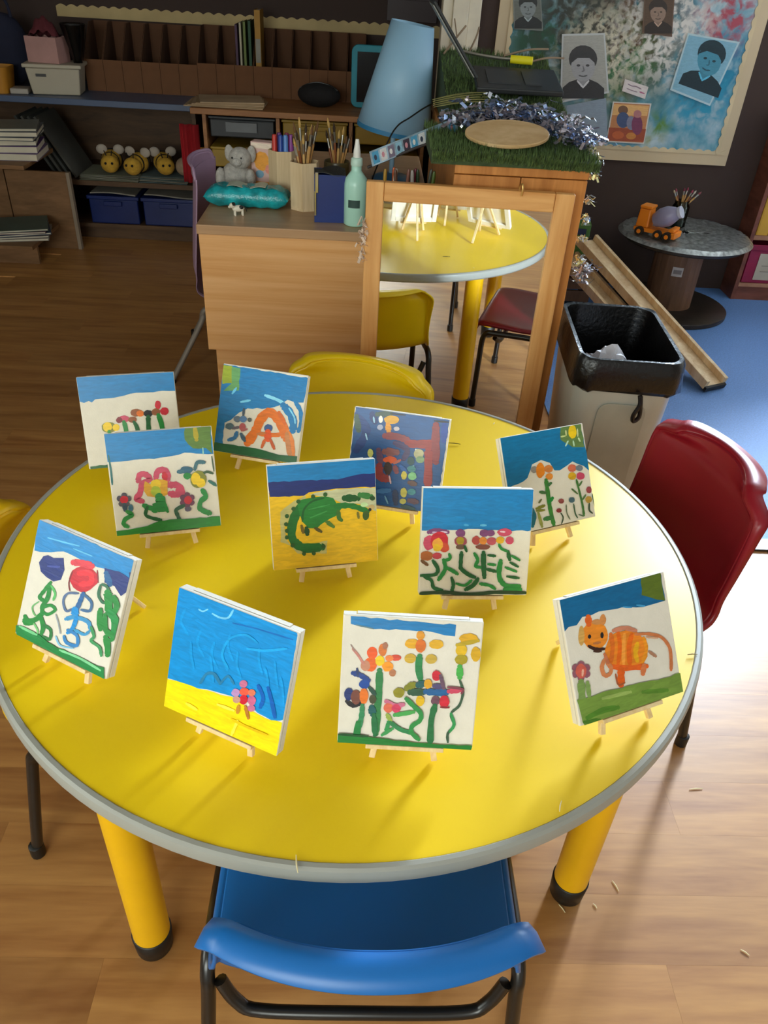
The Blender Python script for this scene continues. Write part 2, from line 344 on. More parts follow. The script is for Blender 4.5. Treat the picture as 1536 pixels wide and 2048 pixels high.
ART[1] = (140, 730, 6.4, [F(BLU, (40, 120), (1330, 20), (1350, 330), (1180, 330), (1000, 350), (850, 355), (700, 390), (560, 420), (420, 430), (320, 440), (280, 480), (240, 460), (180, 485), (100, 470)),
    D(OLV, 500, 800, 95, 70), D(YEL, 480, 790, 60), D(YEL, 590, 800, 45), D(PNK, 690, 690, 70, 45), D(MAR, 630, 705, 40), D(BRN, 850, 610, 80, 50), D(ORG, 900, 620, 50, 40), D(BRN, 800, 700, 55, 40), D(BLK, 1000, 620, 60, 45), D(RED, 1125, 510, 38, 55), D(RED, 1210, 590, 55, 50), D(BRN, 1100, 600, 55, 45),
    S(GRN, 60, (690, 730), (720, 850), (760, 1200)), S(DGR, 50, (820, 730), (870, 850), (900, 1200)), S(DGR, 60, (1000, 660), (1010, 850), (1050, 1200)), S(GRN, 60, (1130, 640), (1180, 800), (1220, 1200)), S(GRN, 50, (500, 850), (560, 1200)), F(DGR, (260, 1300), (1450, 1150), (1470, 1290), (270, 1380))])
ART[2] = (200, 840, 5.908, [F(BLU, (30, 120), (1300, 40), (1340, 400), (1000, 385), (850, 425), (640, 460), (400, 470), (250, 490), (60, 500)), F(c8(88, 120, 45), (1000, 60), (1300, 30), (1330, 400), (1250, 330), (1100, 335), (1000, 230)), S(c8(170, 150, 20), 60, (1120, 90), (1140, 230)), S(c8(150, 200, 180), 14, (1215, 330), (1220, 400)), S(c8(40, 110, 110), 22, (100, 420), (130, 600), (145, 760)),
    S(PNK, 70, (450, 720), (470, 650), (530, 640), (590, 690), (560, 720), (500, 760), (470, 870), (430, 930), (500, 960)), S(PNK, 75, (660, 690), (680, 610), (750, 590), (800, 650), (790, 720)), S(RED, 70, (760, 640), (770, 690)), S(PNK, 80, (820, 770), (910, 770), (970, 850), (900, 880), (830, 870)), D(PNK, 940, 840, 50),
    F(c8(225, 165, 30), (530, 720), (600, 760), (680, 700), (800, 720), (800, 880), (700, 920), (560, 900), (520, 840)), D(YEL, 660, 760, 60), D(LIM, 660, 840, 60), S(GRN, 120, (700, 910), (720, 980), (650, 1050)), S(GRN, 60, (520, 1010), (600, 1040), (780, 1060)), S(DGR, 40, (560, 1030), (540, 1120), (620, 1160), (720, 1180)), S(GRN, 40, (760, 980), (800, 1080)), 
    *petals(c8(85, 80, 90), 285, 945, 55, 34, 5), D(RED, 285, 940, 50, 45), S(c8(60, 80, 95), 60, (290, 1000), (300, 1060)), D(c8(60, 110, 130), 365, 1040, 30, 45), S(GRN, 50, (320, 1080), (380, 1120), (300, 1170), (280, 1230), (330, 1260)),
    *petals(c8(110, 60, 85), 1030, 945, 60, 34, 6), D(RED, 1040, 945, 48), S(c8(40, 90, 60), 45, (990, 1010), (900, 1060), (920, 1130), (950, 1200)), D(c8(90, 80, 100), 1040, 1050, 40, 30),
    D(c8(50, 100, 125), 1020, 590, 75, 45), D(c8(60, 110, 130), 950, 610, 45, 25), S(c8(60, 105, 115), 45, (1120, 580), (1150, 500), (1230, 500)), S(c8(60, 90, 60), 30, (1210, 640), (1260, 610), (1330, 630)), S(c8(50, 110, 100), 36, (1290, 720), (1370, 770)), D(OLV, 1160, 700, 95, 105), D(YEL, 1130, 690, 55, 70), D(YEL, 1190, 740, 55), D(GRN, 1030, 660, 45, 40),
    S(GRN, 60, (1210, 830), (1250, 900), (1190, 960), (1180, 1040), (1240, 1080), (1300, 1100)), S(c8(70, 90, 70), 18, (1320, 430), (1345, 600)), F(c8(28, 128, 36), (190, 1310), (560, 1250), (700, 1190), (1180, 1150), (1460, 1130), (1460, 1260), (200, 1390))])
ART[3] = (415, 725, 6.98, [F(BLU, (200, 20), (1430, 220), (1340, 560), (1230, 560), (1120, 520), (1000, 600), (820, 640), (560, 640), (440, 700), (330, 800), (240, 840), (210, 1080), (220, 1150), (60, 1150)), F(c8(150, 165, 30), (190, 30), (350, 50), (340, 290), (210, 300)), F(c8(100, 160, 95), (340, 60), (460, 80), (440, 390), (220, 400), (340, 290)), S(c8(110, 205, 245), 34, (350, 430), (400, 360)), S(c8(120, 210, 245), 34, (470, 550), (590, 530)), S(c8(140, 220, 250), 44, (810, 460), (950, 510), (1060, 565)),
    S(BLU, 110, (1060, 600), (1160, 720), (1200, 850), (1190, 950)), S(BLU, 60, (1230, 560), (1300, 680), (1310, 850), (1270, 960)), S(c8(130, 205, 235), 22, (1140, 640), (1210, 760), (1225, 850)), 
    S(ORG, 130, (560, 1120), (680, 940), (740, 800), (850, 700), (960, 760), (1060, 920), (1100, 1060)), S(c8(235, 130, 40), 60, (1120, 960), (1180, 1100), (1200, 1290)), S(c8(205, 130, 70), 70, (1110, 1000), (1130, 1180), (1150, 1290)), S(c8(222, 105, 25), 60, (1000, 700), (1080, 850)), S(ORG, 60, (700, 960), (760, 1000), (990, 1010), (1060, 960)),
    D(c8(65, 95, 150), 850, 915, 58, 55), S(c8(230, 85, 25), 100, (845, 970), (845, 1070)), S(c8(215, 100, 40), 45, (800, 1080), (760, 1180)), S(c8(205, 90, 40), 45, (880, 1080), (930, 1200)), S(c8(205, 120, 60), 40, (700, 1000), (800, 985)), 
    S(c8(70, 85, 100), 34, (510, 650), (500, 740)), D(c8(110, 125, 140), 420, 790, 55, 45), D(c8(90, 130, 175), 500, 790, 50, 45), D(c8(85, 110, 120), 310, 890, 60, 45), S(c8(110, 100, 110), 40, (360, 920), (450, 900)), D(c8(190, 90, 90), 490, 900, 45, 55), S(c8(185, 100, 95), 34, (480, 950), (550, 930)), S(c8(50, 115, 165), 55, (410, 980), (380, 1050), (300, 1080)), S(c8(60, 90, 110), 50, (470, 1000), (520, 1090)), D(c8(90, 95, 90), 590, 800, 30), 
    F(c8(12, 92, 42), (60, 1110), (300, 1140), (560, 1180), (800, 1230), (1000, 1290), (1260, 1310), (1250, 1420), (1000, 1420), (50, 1300))])
ART[4] = (690, 800, 6.98, [F(c8(20, 78, 140), (150, 60), (1460, 280), (1270, 1600), (0, 1500)), S(c8(25, 60, 125), 120, (150, 220), (300, 420), (160, 700)), S(c8(30, 50, 110), 100, (380, 200), (420, 300)), S(c8(14, 62, 150), 90, (1390, 340), (1380, 560)), S(c8(60, 85, 70), 90, (160, 230), (190, 420)), S(c8(60, 80, 70), 80, (450, 200), (640, 190)), S(BLK, 22, (640, 190), (840, 210)), S(BLK, 26, (1250, 290), (1440, 310)),
    D(c8(225, 165, 25), 650, 275, 105, 60), S(c8(225, 150, 30), 80, (600, 340), (610, 430)), D(WHT, 500, 270, 30, 50), D(c8(200, 190, 195), 720, 400, 40, 30), D(c8(170, 175, 200), 490, 380, 40), S(c8(150, 195, 225), 24, (400, 240), (410, 310)), S(c8(160, 205, 235), 22, (290, 470), (310, 550)),
    S(c8(135, 55, 60), 100, (560, 500), (720, 510), (860, 560), (900, 620)), S(c8(150, 45, 40), 110, (880, 610), (1100, 615), (1250, 610)), S(c8(135, 45, 50), 110, (1270, 350), (1265, 600), (1270, 860)), S(c8(150, 40, 35), 110, (1165, 700), (1165, 900), (1155, 1200)), S(c8(70, 55, 100), 80, (700, 600), (870, 690), (820, 820)), S(c8(95, 65, 95), 90, (470, 700), (500, 860)), 
    S(c8(130, 75, 75), 110, (560, 720), (720, 730)), D(c8(215, 85, 25), 630, 835, 95, 50), S(c8(190, 100, 80), 40, (690, 880), (770, 840)), D(c8(50, 30, 25), 600, 950, 55, 95), S(c8(135, 50, 55), 110, (480, 920), (490, 1060), (600, 1100)), S(c8(130, 65, 75), 80, (700, 940), (720, 1000)), S(c8(200, 165, 175), 22, (620, 1060), (640, 1160)), S(WHT, 26, (990, 690), (1000, 820)), D(c8(175, 170, 130), 1030, 750, 70, 70), D(c8(120, 150, 105), 1050, 830, 60, 50), D(c8(30, 70, 75), 920, 850, 50, 60), D(c8(205, 210, 120), 355, 740, 40, 60), 
    S(c8(40, 95, 170), 60, (780, 920), (850, 1000)), S(c8(140, 190, 200), 26, (880, 950), (960, 920)), D(c8(205, 190, 70), 825, 1050, 40, 60), D(c8(125, 190, 130), 940, 1060, 60, 55), D(c8(60, 130, 135), 930, 960, 60, 45), S(c8(95, 65, 60), 70, (900, 1150), (980, 1170)), D(c8(190, 180, 70), 820, 1290, 45, 70), D(c8(60, 135, 145), 930, 1280, 60, 45), S(c8(90, 60, 75), 80, (900, 1400), (1000, 1420)), D(c8(180, 175, 75), 810, 1410, 45, 40), S(c8(55, 110, 170), 70, (470, 1270), (620, 1260)), S(c8(110, 160, 195), 22, (560, 1340), (600, 1440)), S(c8(30, 45, 85), 80, (700, 1280), (710, 1440)), S(c8(35, 70, 75), 60, (800, 1480), (960, 1520)), S(c8(40, 90, 160), 160, (240, 900), (250, 1400))])
ART[5] = (520, 905, 6.144, [F(c8(232, 185, 8), (40, 500), (1430, 400), (1480, 1330), (150, 1480)), F(c8(14, 118, 178), (40, 140), (1420, 40), (1420, 380), (60, 420)), F(c8(16, 36, 105), (90, 370), (560, 340), (950, 330), (1200, 270), (1420, 250), (1420, 420), (1000, 440), (600, 490), (540, 530), (120, 545)), F(c8(190, 190, 150), (560, 520), (760, 480), (940, 450), (1430, 430), (1430, 720), (1250, 640), (1000, 620), (800, 540)), F(c8(190, 180, 110), (250, 730), (360, 640), (560, 520), (560, 620), (300, 900), (330, 1080), (460, 1240), (820, 1240), (830, 1080), (480, 1180), (250, 1100)),
    S(c8(20, 105, 35), 110, (540, 640), (440, 760), (390, 930), (410, 1080), (540, 1170), (760, 1160)), F(c8(28, 122, 42), (460, 600), (600, 560), (760, 540), (900, 560), (950, 640), (1000, 690), (930, 780), (800, 850), (700, 930), (600, 930), (520, 850), (480, 740)), S(c8(15, 88, 30), 24, (520, 840), (540, 700), (640, 600), (780, 560)), S(c8(60, 150, 70), 16, (620, 800), (820, 720)), S(c8(60, 150, 70), 14, (600, 700), (850, 640)),
    S(c8(25, 115, 40), 70, (930, 660), (1080, 650), (1220, 680), (1320, 720)), S(c8(10, 80, 28), 90, (1040, 560), (1200, 560)), S(c8(50, 120, 55), 80, (1230, 520), (1360, 540)), D(c8(30, 70, 30), 1380, 560, 35, 30), D(c8(190, 220, 160), 1280, 640, 45, 30), D(c8(200, 170, 110), 1370, 670, 40, 30), D(BLK, 1350, 700, 20), D(c8(60, 90, 30), 1300, 770, 40, 60), S(c8(60, 110, 35), 50, (960, 720), (970, 800), (1000, 830)), S(c8(80, 120, 40), 50, (820, 850), (900, 910)), S(c8(20, 70, 25), 60, (570, 930), (580, 1000)), S(c8(90, 80, 20), 40, (680, 930), (750, 970)), S(c8(110, 90, 20), 40, (510, 900), (530, 980)), S(c8(120, 110, 30), 34, (1200, 740), (1210, 800)),
    *[D(c8(40, 85, 30), x, y, 26) for x, y in ((330, 780), (320, 880), (330, 960), (330, 1040), (410, 690), (470, 600), (540, 1240), (660, 1235), (780, 1150), (650, 540), (800, 515), (400, 1140))]])
ART[6] = (825, 965, 6.144, [F(BLU, (110, 50), (1490, 60), (1490, 590), (1200, 600), (800, 570), (100, 590)), S(c8(4, 128, 192), 60, (200, 430), (400, 450), (620, 440)), S(c8(4, 126, 190), 50, (180, 520), (420, 510), (700, 520)), S(c8(70, 165, 215), 26, (640, 520), (680, 525)), S(c8(90, 175, 215), 26, (840, 525), (900, 525)),
    S(PUR, 60, (200, 610), (300, 590), (430, 610)), S(c8(200, 170, 205), 22, (250, 610), (300, 615)), S(c8(220, 190, 215), 22, (350, 605), (420, 610)), D(PNK, 200, 740, 70, 90), D(RED, 330, 720, 110, 120), D(c8(205, 75, 45), 390, 800, 60), D(c8(245, 170, 60), 310, 760, 65, 80), D(c8(240, 190, 30), 300, 800, 50, 45), D(c8(190, 60, 70), 300, 900, 60, 40), D(c8(175, 95, 35), 170, 900, 80, 60), S(c8(110, 70, 30), 40, (110, 960), (180, 1010)),
    D(PUR, 590, 620, 60, 50), D(c8(160, 70, 85), 590, 720, 80, 60), D(c8(170, 145, 25), 585, 715, 48, 50), D(c8(110, 80, 60), 590, 790, 60, 34), D(PUR, 880, 620, 60, 45), D(PUR, 960, 620, 50, 40), D(c8(180, 70, 65), 780, 710, 50, 55), D(c8(190, 80, 90), 970, 720, 60, 50), D(c8(225, 135, 45), 865, 715, 48, 48), D(PNK, 1130, 610, 90, 50), D(PNK, 1190, 710, 50, 50), D(c8(225, 170, 25), 1075, 705, 50, 45), D(c8(130, 70, 55), 860, 790, 90, 34), S(c8(240, 200, 210), 22, (1080, 600), (1130, 605)),
    *[S(GRN if k % 2 else DGR, w, *p) for k, (w, p) in enumerate([(44, ((250, 960), (310, 1060), (270, 1130), (100, 1140))), (50, ((380, 950), (400, 1060), (320, 1190))), (44, ((150, 1160), (230, 1200), (260, 1290), (360, 1320))), (40, ((450, 880), (460, 930), (380, 960))), (50, ((600, 860), (590, 1000), (600, 1060), (690, 1130), (760, 1160))), (44, ((400, 1040), (470, 1070), (550, 1120))), (44, ((480, 1170), (500, 1250), (480, 1330))), (36, ((540, 1240), (640, 1260), (720, 1200))), (60, ((870, 860), (870, 1000), (880, 1160))), (40, ((760, 870), (800, 950), (770, 1020), (830, 1040))), (36, ((930, 890), (1010, 900))), (36, ((930, 1000), (1010, 1010))), (40, ((900, 1060), (1020, 1090))), (60, ((1080, 960), (1060, 1100), (1080, 1200), (1160, 1270), (1310, 1270))), (54, ((1170, 850), (1190, 940))), (34, ((1220, 900), (1310, 950))), (34, ((1200, 980), (1290, 1030))), (34, ((1140, 1040), (1270, 1090))), (34, ((1160, 1150), (1300, 1170))), (40, ((830, 1240), (940, 1260), (1010, 1300))), (50, ((650, 1310), (740, 1260), (800, 1180))), (34, ((1060, 760), (1090, 810), (1160, 840))), (34, ((640, 780), (660, 840))), (60, ((1130, 1310), (1320, 1310)))])],
    S(c8(25, 60, 25), 44, (70, 1360), (400, 1345), (700, 1370), (1000, 1345), (1400, 1350))])
ART[7] = (980, 830, 6.678, [F(c8(0, 116, 168), (80, 330), (1190, 60), (1340, 740), (1250, 680), (1100, 620), (1020, 680), (930, 740), (860, 740), (800, 640), (680, 600), (560, 660), (500, 840), (380, 920), (290, 950), (240, 1000), (180, 960)), F(c8(100, 130, 70), (930, 120), (1200, 60), (1260, 430), (1100, 430), (940, 330)), D(YEL, 1098, 225, 56, 90), S(c8(210, 225, 150), 22, (950, 290), (1000, 280)), S(c8(190, 225, 200), 22, (1010, 410), (1040, 350)), S(c8(190, 225, 190), 22, (1120, 410), (1110, 350)), S(c8(200, 220, 170), 22, (1200, 350), (1180, 310)), S(c8(210, 215, 150), 20, (1010, 210), (1015, 270)), S(c8(210, 215, 160), 20, (1165, 190), (1170, 280)),
    D(c8(150, 140, 130), 590, 730, 50, 45), D(c8(235, 135, 20), 670, 740, 60, 100), D(c8(215, 130, 60), 780, 720, 60, 50), D(c8(235, 145, 50), 790, 820, 50, 45), D(c8(215, 110, 80), 1095, 710, 60, 50), D(c8(120, 130, 140), 1190, 710, 50, 40), D(c8(215, 165, 25), 1095, 815, 55, 52), D(PNK, 1205, 815, 55, 50),
    S(c8(60, 130, 50), 56, (745, 870), (770, 1050), (800, 1250), (850, 1470)), S(c8(60, 110, 60), 40, (770, 940), (810, 910)), S(c8(70, 110, 60), 44, (670, 1030), (740, 1040)), S(GRN, 50, (830, 1110), (790, 1160)), S(c8(60, 120, 60), 60, (730, 1390), (820, 1370)), S(OLV, 40, (620, 1250), (720, 1210)), S(OLV, 30, (620, 1280), (720, 1270)), S(c8(110, 110, 60), 26, (650, 1170), (680, 1130)), S(c8(150, 150, 70), 40, (640, 1300), (690, 1490)),
    S(c8(70, 120, 55), 30, (1150, 870), (1190, 1030), (1230, 1200), (1250, 1340)), S(c8(80, 120, 60), 24, (1190, 940), (1220, 890)), S(c8(80, 110, 60), 24, (1090, 990), (1160, 1050)), S(c8(80, 120, 60), 24, (1230, 1130), (1270, 1070)), D(c8(160, 70, 75), 1315, 1000, 36, 46), S(c8(70, 100, 60), 30, (1370, 1060), (1390, 1180), (1440, 1300)), D(c8(190, 150, 60), 1310, 1130, 45, 45), S(c8(60, 80, 50), 22, (1320, 1180), (1320, 1270), (1360, 1310)),
    D(c8(150, 75, 70), 945, 1150, 38, 34), D(c8(70, 100, 110), 1085, 1135, 40, 38), D(c8(140, 50, 50), 915, 1275, 36, 30), S(c8(60, 80, 55), 18, (940, 1310), (970, 1370), (950, 1450)), S(c8(110, 120, 90), 16, (1010, 1200), (1020, 1310), (1060, 1390)), S(c8(70, 100, 70), 18, (1110, 1190), (1130, 1310), (1160, 1370)), S(c8(90, 110, 80), 18, (1180, 1330), (1240, 1350)), S(TEA, 60, (540, 1240), (580, 1350), (560, 1480)), S(c8(60, 130, 120), 40, (300, 1200), (380, 1500)), S(GRN, 50, (420, 1150), (470, 1500))])
ART[8] = (20, 1030, 5.486, [F(c8(0, 132, 200), (320, 40), (1400, 520), (1380, 760), (1200, 640), (1040, 590), (900, 550), (760, 480), (590, 400), (330, 405), (270, 390)), S(c8(90, 185, 230), 16, (420, 250), (600, 300), (760, 340)), S(c8(90, 185, 230), 16, (700, 370), (900, 450)), 
    F(NVY, (370, 450), (420, 440), (480, 470), (590, 470), (600, 600), (560, 710), (480, 730), (400, 680), (340, 620), (320, 520)), S(c8(60, 75, 160), 26, (420, 560), (540, 570)), D(RED, 810, 700, 155, 140), S(c8(225, 60, 75), 80, (700, 520), (800, 530), (900, 560)), S(c8(250, 45, 60), 60, (760, 640), (880, 640), (890, 740), (780, 760)), S(MAR, 14, (690, 620), (650, 740), (660, 830)), S(c8(150, 40, 60), 14, (960, 610), (970, 740)), F(NVY, (1040, 580), (1200, 620), (1330, 700), (1300, 860), (1220, 890), (1150, 780), (1040, 740)), S(c8(35, 95, 150), 70, (1060, 640), (1100, 760)), S(c8(40, 60, 110), 30, (1320, 640), (1350, 800)),
    *[S(c, w, *p) for c, w, p in [(GRN, 40, ((450, 740), (380, 830), (330, 900), (370, 940))), (GRN, 46, ((440, 760), (420, 900), (360, 1000), (360, 1090))), (c8(90, 185, 100), 26, ((460, 780), (500, 860), (480, 930))), (GRN, 36, ((370, 1010), (450, 990), (500, 1040), (420, 1090), (360, 1060))), (c8(110, 180, 110), 16, ((320, 950), (250, 1010), (280, 1100), (340, 1100))), (GRN, 50, ((170, 1110), (200, 1160), (300, 1140), (340, 1090))), (GRN, 44, ((160, 1150), (180, 1190), (260, 1180))), (GRN, 50, ((340, 1110), (370, 1220), (350, 1300))), (c8(40, 120, 60), 36, ((380, 1210), (450, 1260), (440, 1360), (350, 1330))), (c8(120, 195, 120), 20, ((270, 1190), (310, 1270), (300, 1310))),
        (c8(85, 110, 150), 26, ((750, 860), (640, 860), (590, 940), (620, 1050), (690, 1030))), (c8(60, 105, 150), 30, ((830, 880), (900, 960), (880, 1050), (790, 1040))), (c8(40, 100, 160), 50, ((810, 860), (770, 960), (730, 1050))), (SKY, 90, ((720, 1040), (720, 1090))), (c8(60, 150, 205), 44, ((620, 1140), (720, 1120), (860, 1170), (890, 1260))), (SKY, 44, ((740, 1110), (700, 1230), (640, 1290))), (c8(60, 150, 200), 34, ((720, 1260), (820, 1310), (870, 1280))), (c8(50, 130, 195), 36, ((640, 1260), (740, 1320), (740, 1430), (630, 1400), (600, 1330))), (c8(130, 190, 225), 18, ((510, 1330), (560, 1430), (700, 1460))), (c8(150, 160, 170), 14, ((510, 1090), (540, 1190), (560, 1300))),
        (c8(50, 110, 80), 30, ((1000, 770), (980, 880), (1030, 960), (1090, 930), (1080, 800), (1020, 760))), (GRN, 90, ((1080, 850), (1090, 960), (1090, 1060))), (GRN, 60, ((1150, 900), (1180, 1000), (1140, 1080))), (GRN, 60, ((1000, 1040), (990, 1150), (1000, 1250))), (c8(25, 140, 65), 80, ((1100, 1060), (1160, 1150), (1150, 1290))), (GRN, 60, ((1050, 1100), (1060, 1260), (1160, 1330))), (GRN, 70, ((1060, 1340), (1080, 1440), (1080, 1530))), (c8(60, 150, 90), 34, ((900, 1230), (930, 1330), (900, 1380), (990, 1450), (1010, 1540))), (GRN, 50, ((1180, 1230), (1190, 1310), (1100, 1380)))]],
    F(c8(18, 130, 60), (50, 1190), (160, 1230), (330, 1310), (480, 1420), (700, 1530), (900, 1620), (1040, 1670), (1040, 1830), (800, 1720), (500, 1560), (200, 1380), (80, 1340)), S(c8(120, 205, 140), 30, (120, 1220), (300, 1310)), S(c8(130, 210, 150), 26, (560, 1480), (780, 1570), (1000, 1700))])
ART[9] = (320, 1160, 5.12, [F(c8(0, 142, 214), (170, 50), (1410, 510), (1300, 1450), (1150, 1440), (1080, 1400), (1000, 1360), (900, 1250), (740, 1190), (560, 1140), (400, 1110), (300, 1090), (170, 1030), (70, 1000)), F(c8(250, 222, 0), (70, 1010), (180, 1035), (400, 1115), (560, 1150), (740, 1195), (980, 1360), (1070, 1410), (1250, 1460), (1200, 1830), (30, 1320)),
    S(c8(120, 205, 245), 16, (400, 300), (440, 320), (490, 300)), S(c8(120, 205, 245), 20, (540, 345), (620, 385), (700, 385), (750, 310)), S(c8(8, 110, 190), 16, (750, 440), (1000, 500), (1360, 610)), *[S(c8(4, 152, 224), 26, (x, y), (x-40+k*6, y+120), (x+30, y+260)) for k, (x, y) in enumerate(((260, 300), (420, 520), (560, 640), (720, 560), (660, 660), (800, 740), (1020, 700), (320, 640), (1180, 840), (520, 780), (1240, 1000), (1080, 900)))], S(c8(20, 165, 232), 26, (900, 700), (1080, 720), (1300, 700)), S(c8(14, 160, 228), 24, (700, 900), (640, 760), (720, 600), (880, 560), (1000, 640)), 
    S(c8(40, 125, 170), 30, (420, 1050), (480, 960), (560, 960), (620, 1060)), S(c8(40, 125, 170), 24, (620, 1060), (700, 980), (760, 1060)), S(c8(0, 95, 185), 40, (1010, 1080), (1060, 1200), (1030, 1300)), S(c8(0, 95, 185), 40, (1110, 1100), (1150, 1250), (1180, 1400)), D(c8(200, 110, 145), 860, 1060, 40, 40), D(c8(185, 140, 190), 780, 1150, 42, 42), D(c8(205, 100, 140), 945, 1230, 42, 50), D(c8(200, 110, 150), 940, 1310, 40, 34), D(c8(238, 90, 65), 870, 1140, 50, 40), D(c8(225, 120, 90), 945, 1150, 38, 36), D(RED, 860, 1220, 44, 50), D(c8(200, 150, 130), 790, 1220, 40, 36), S(c8(205, 140, 40), 40, (810, 1290), (800, 1350)), S(c8(190, 120, 40), 34, (880, 1290), (910, 1410)), S(c8(255, 235, 60), 30, (280, 1260), (380, 1320)), S(c8(255, 238, 70), 30, (800, 1440), (740, 1580)), S(c8(240, 195, 0), 24, (740, 1420), (900, 1500), (1100, 1580)), S(c8(255, 238, 80), 30, (600, 1270), (760, 1330))])
ART[10] = (660, 1210, 4.8, [F(BLU, (200, 105), (700, 150), (1210, 190), (1200, 300), (1100, 290), (900, 245), (700, 240), (430, 230), (300, 210), (200, 180)), S(c8(95, 125, 130), 12, (250, 190), (420, 228)), 
    D(c8(238, 88, 20), 405, 460, 50, 60), D(c8(235, 100, 25), 390, 570, 60, 70), D(c8(200, 135, 105), 340, 580, 45, 50), D(c8(215, 115, 40), 505, 430, 40, 60), D(c8(170, 110, 80), 530, 390, 26, 34), D(c8(215, 75, 50), 630, 505, 55, 30), D(c8(238, 130, 60), 570, 510, 40, 30), D(YEL, 480, 535, 45, 50), D(c8(245, 150, 20), 555, 590, 55, 50), D(c8(185, 120, 80), 600, 650, 34, 34), S(c8(205, 130, 115), 26, (220, 420), (270, 480), (320, 560)), S(c8(160, 130, 120), 12, (200, 380), (240, 440)), 
    S(c8(45, 125, 65), 66, (475, 630), (470, 800), (455, 1000), (440, 1230)), D(c8(225, 165, 20), 790, 370, 70, 48), D(c8(225, 170, 25), 1020, 375, 70, 45), D(c8(225, 150, 30), 868, 290, 40, 45), D(c8(220, 110, 25), 870, 390, 50, 65), D(c8(205, 165, 50), 770, 510, 55, 46), D(c8(200, 165, 60), 970, 515, 55, 46), S(c8(40, 130, 70), 62, (860, 490), (850, 600), (870, 720)), 
    D(c8(220, 165, 10), 1330, 320, 90, 50), D(c8(225, 180, 15), 1260, 430, 55, 60), D(c8(170, 150, 20), 1260, 520, 62, 50), D(c8(215, 165, 15), 1400, 470, 48, 70), S(c8(190, 160, 20), 40, (1220, 380), (1420, 340)), S(c8(70, 170, 70), 62, (1245, 590), (1245, 690)), S(c8(60, 90, 65), 26, (1245, 720), (1275, 830), (1240, 960), (1160, 1040), (1190, 1150), (1130, 1230), (1130, 1310)), S(c8(50, 150, 80), 30, (1160, 1040), (1190, 1140), (1150, 1210)),
    S(c8(30, 65, 140), 50, (220, 650), (290, 670), (370, 720)), S(c8(40, 60, 110), 26, (260, 610), (270, 680)), D(c8(15, 70, 155), 330, 755, 50, 45), D(c8(20, 45, 110), 180, 850, 45, 60), S(BLK, 40, (160, 920), (220, 960), (290, 940)), D(c8(120, 65, 50), 250, 880, 50, 70), D(ORG, 325, 870, 42, 76), S(c8(35, 75, 60), 40, (380, 790), (430, 850)), D(c8(70, 70, 40), 410, 900, 34, 44), S(c8(50, 135, 85), 50, (310, 960), (300, 1080), (260, 1230)), S(c8(20, 90, 90), 70, (400, 980), (410, 1040)), S(c8(30, 110, 60), 50, (420, 1050), (430, 1240)), F(c8(25, 125, 55), (220, 1250), (250, 1110), (300, 1100), (290, 1250)),
    S(c8(205, 110, 140), 50, (540, 920), (620, 960), (700, 950)), D(c8(225, 105, 75), 560, 980, 46, 46), D(c8(215, 60, 95), 635, 985, 44, 40), S(c8(150, 170, 70), 44, (550, 1050), (580, 1100)), S(c8(70, 160, 75), 44, (620, 1050), (800, 1020)), S(c8(45, 145, 75), 44, (560, 1120), (540, 1210)), S(c8(45, 130, 75), 40, (580, 1120), (680, 1190), (790, 1220)), S(c8(60, 150, 80), 34, (500, 1240), (600, 1180)),
    D(c8(150, 140, 20), 660, 835, 55, 48), S(c8(130, 130, 25), 76, (740, 790), (800, 760)), S(c8(35, 90, 90), 76, (850, 760), (890, 750)), S(c8(50, 85, 60), 70, (770, 830), (890, 830)), D(c8(220, 160, 30), 940, 750, 40, 46), S(c8(30, 95, 150), 66, (920, 825), (1020, 830), (1120, 830)), S(c8(80, 70, 110), 50, (1000, 770), (1080, 780)), D(RED, 1020, 670, 42, 50), S(c8(105, 75, 95), 40, (1060, 670), (1090, 790)), S(c8(205, 70, 95), 50, (1140, 820), (1250, 810)), S(c8(130, 60, 75), 22, (1130, 780), (1270, 800), (1260, 840)), D(c8(220, 175, 20), 865, 910, 42, 50), D(c8(110, 70, 85), 1010, 910, 42, 45), D(RED, 1095, 920, 48, 60), S(MAR, 18, (1060, 970), (1140, 975)),
    S(c8(45, 140, 65), 44, (730, 890), (800, 960), (870, 1030), (860, 1100), (790, 1150), (780, 1210), (850, 1280)), S(c8(35, 110, 60), 60, (1005, 960), (970, 1100), (960, 1320)), 
    F(c8(22, 120, 40), (60, 1230), (240, 1250), (500, 1270), (800, 1310), (1100, 1330), (1370, 1340), (1350, 1410), (50, 1320)), S(c8(15, 75, 25), 22, (80, 1230), (360, 1250))])
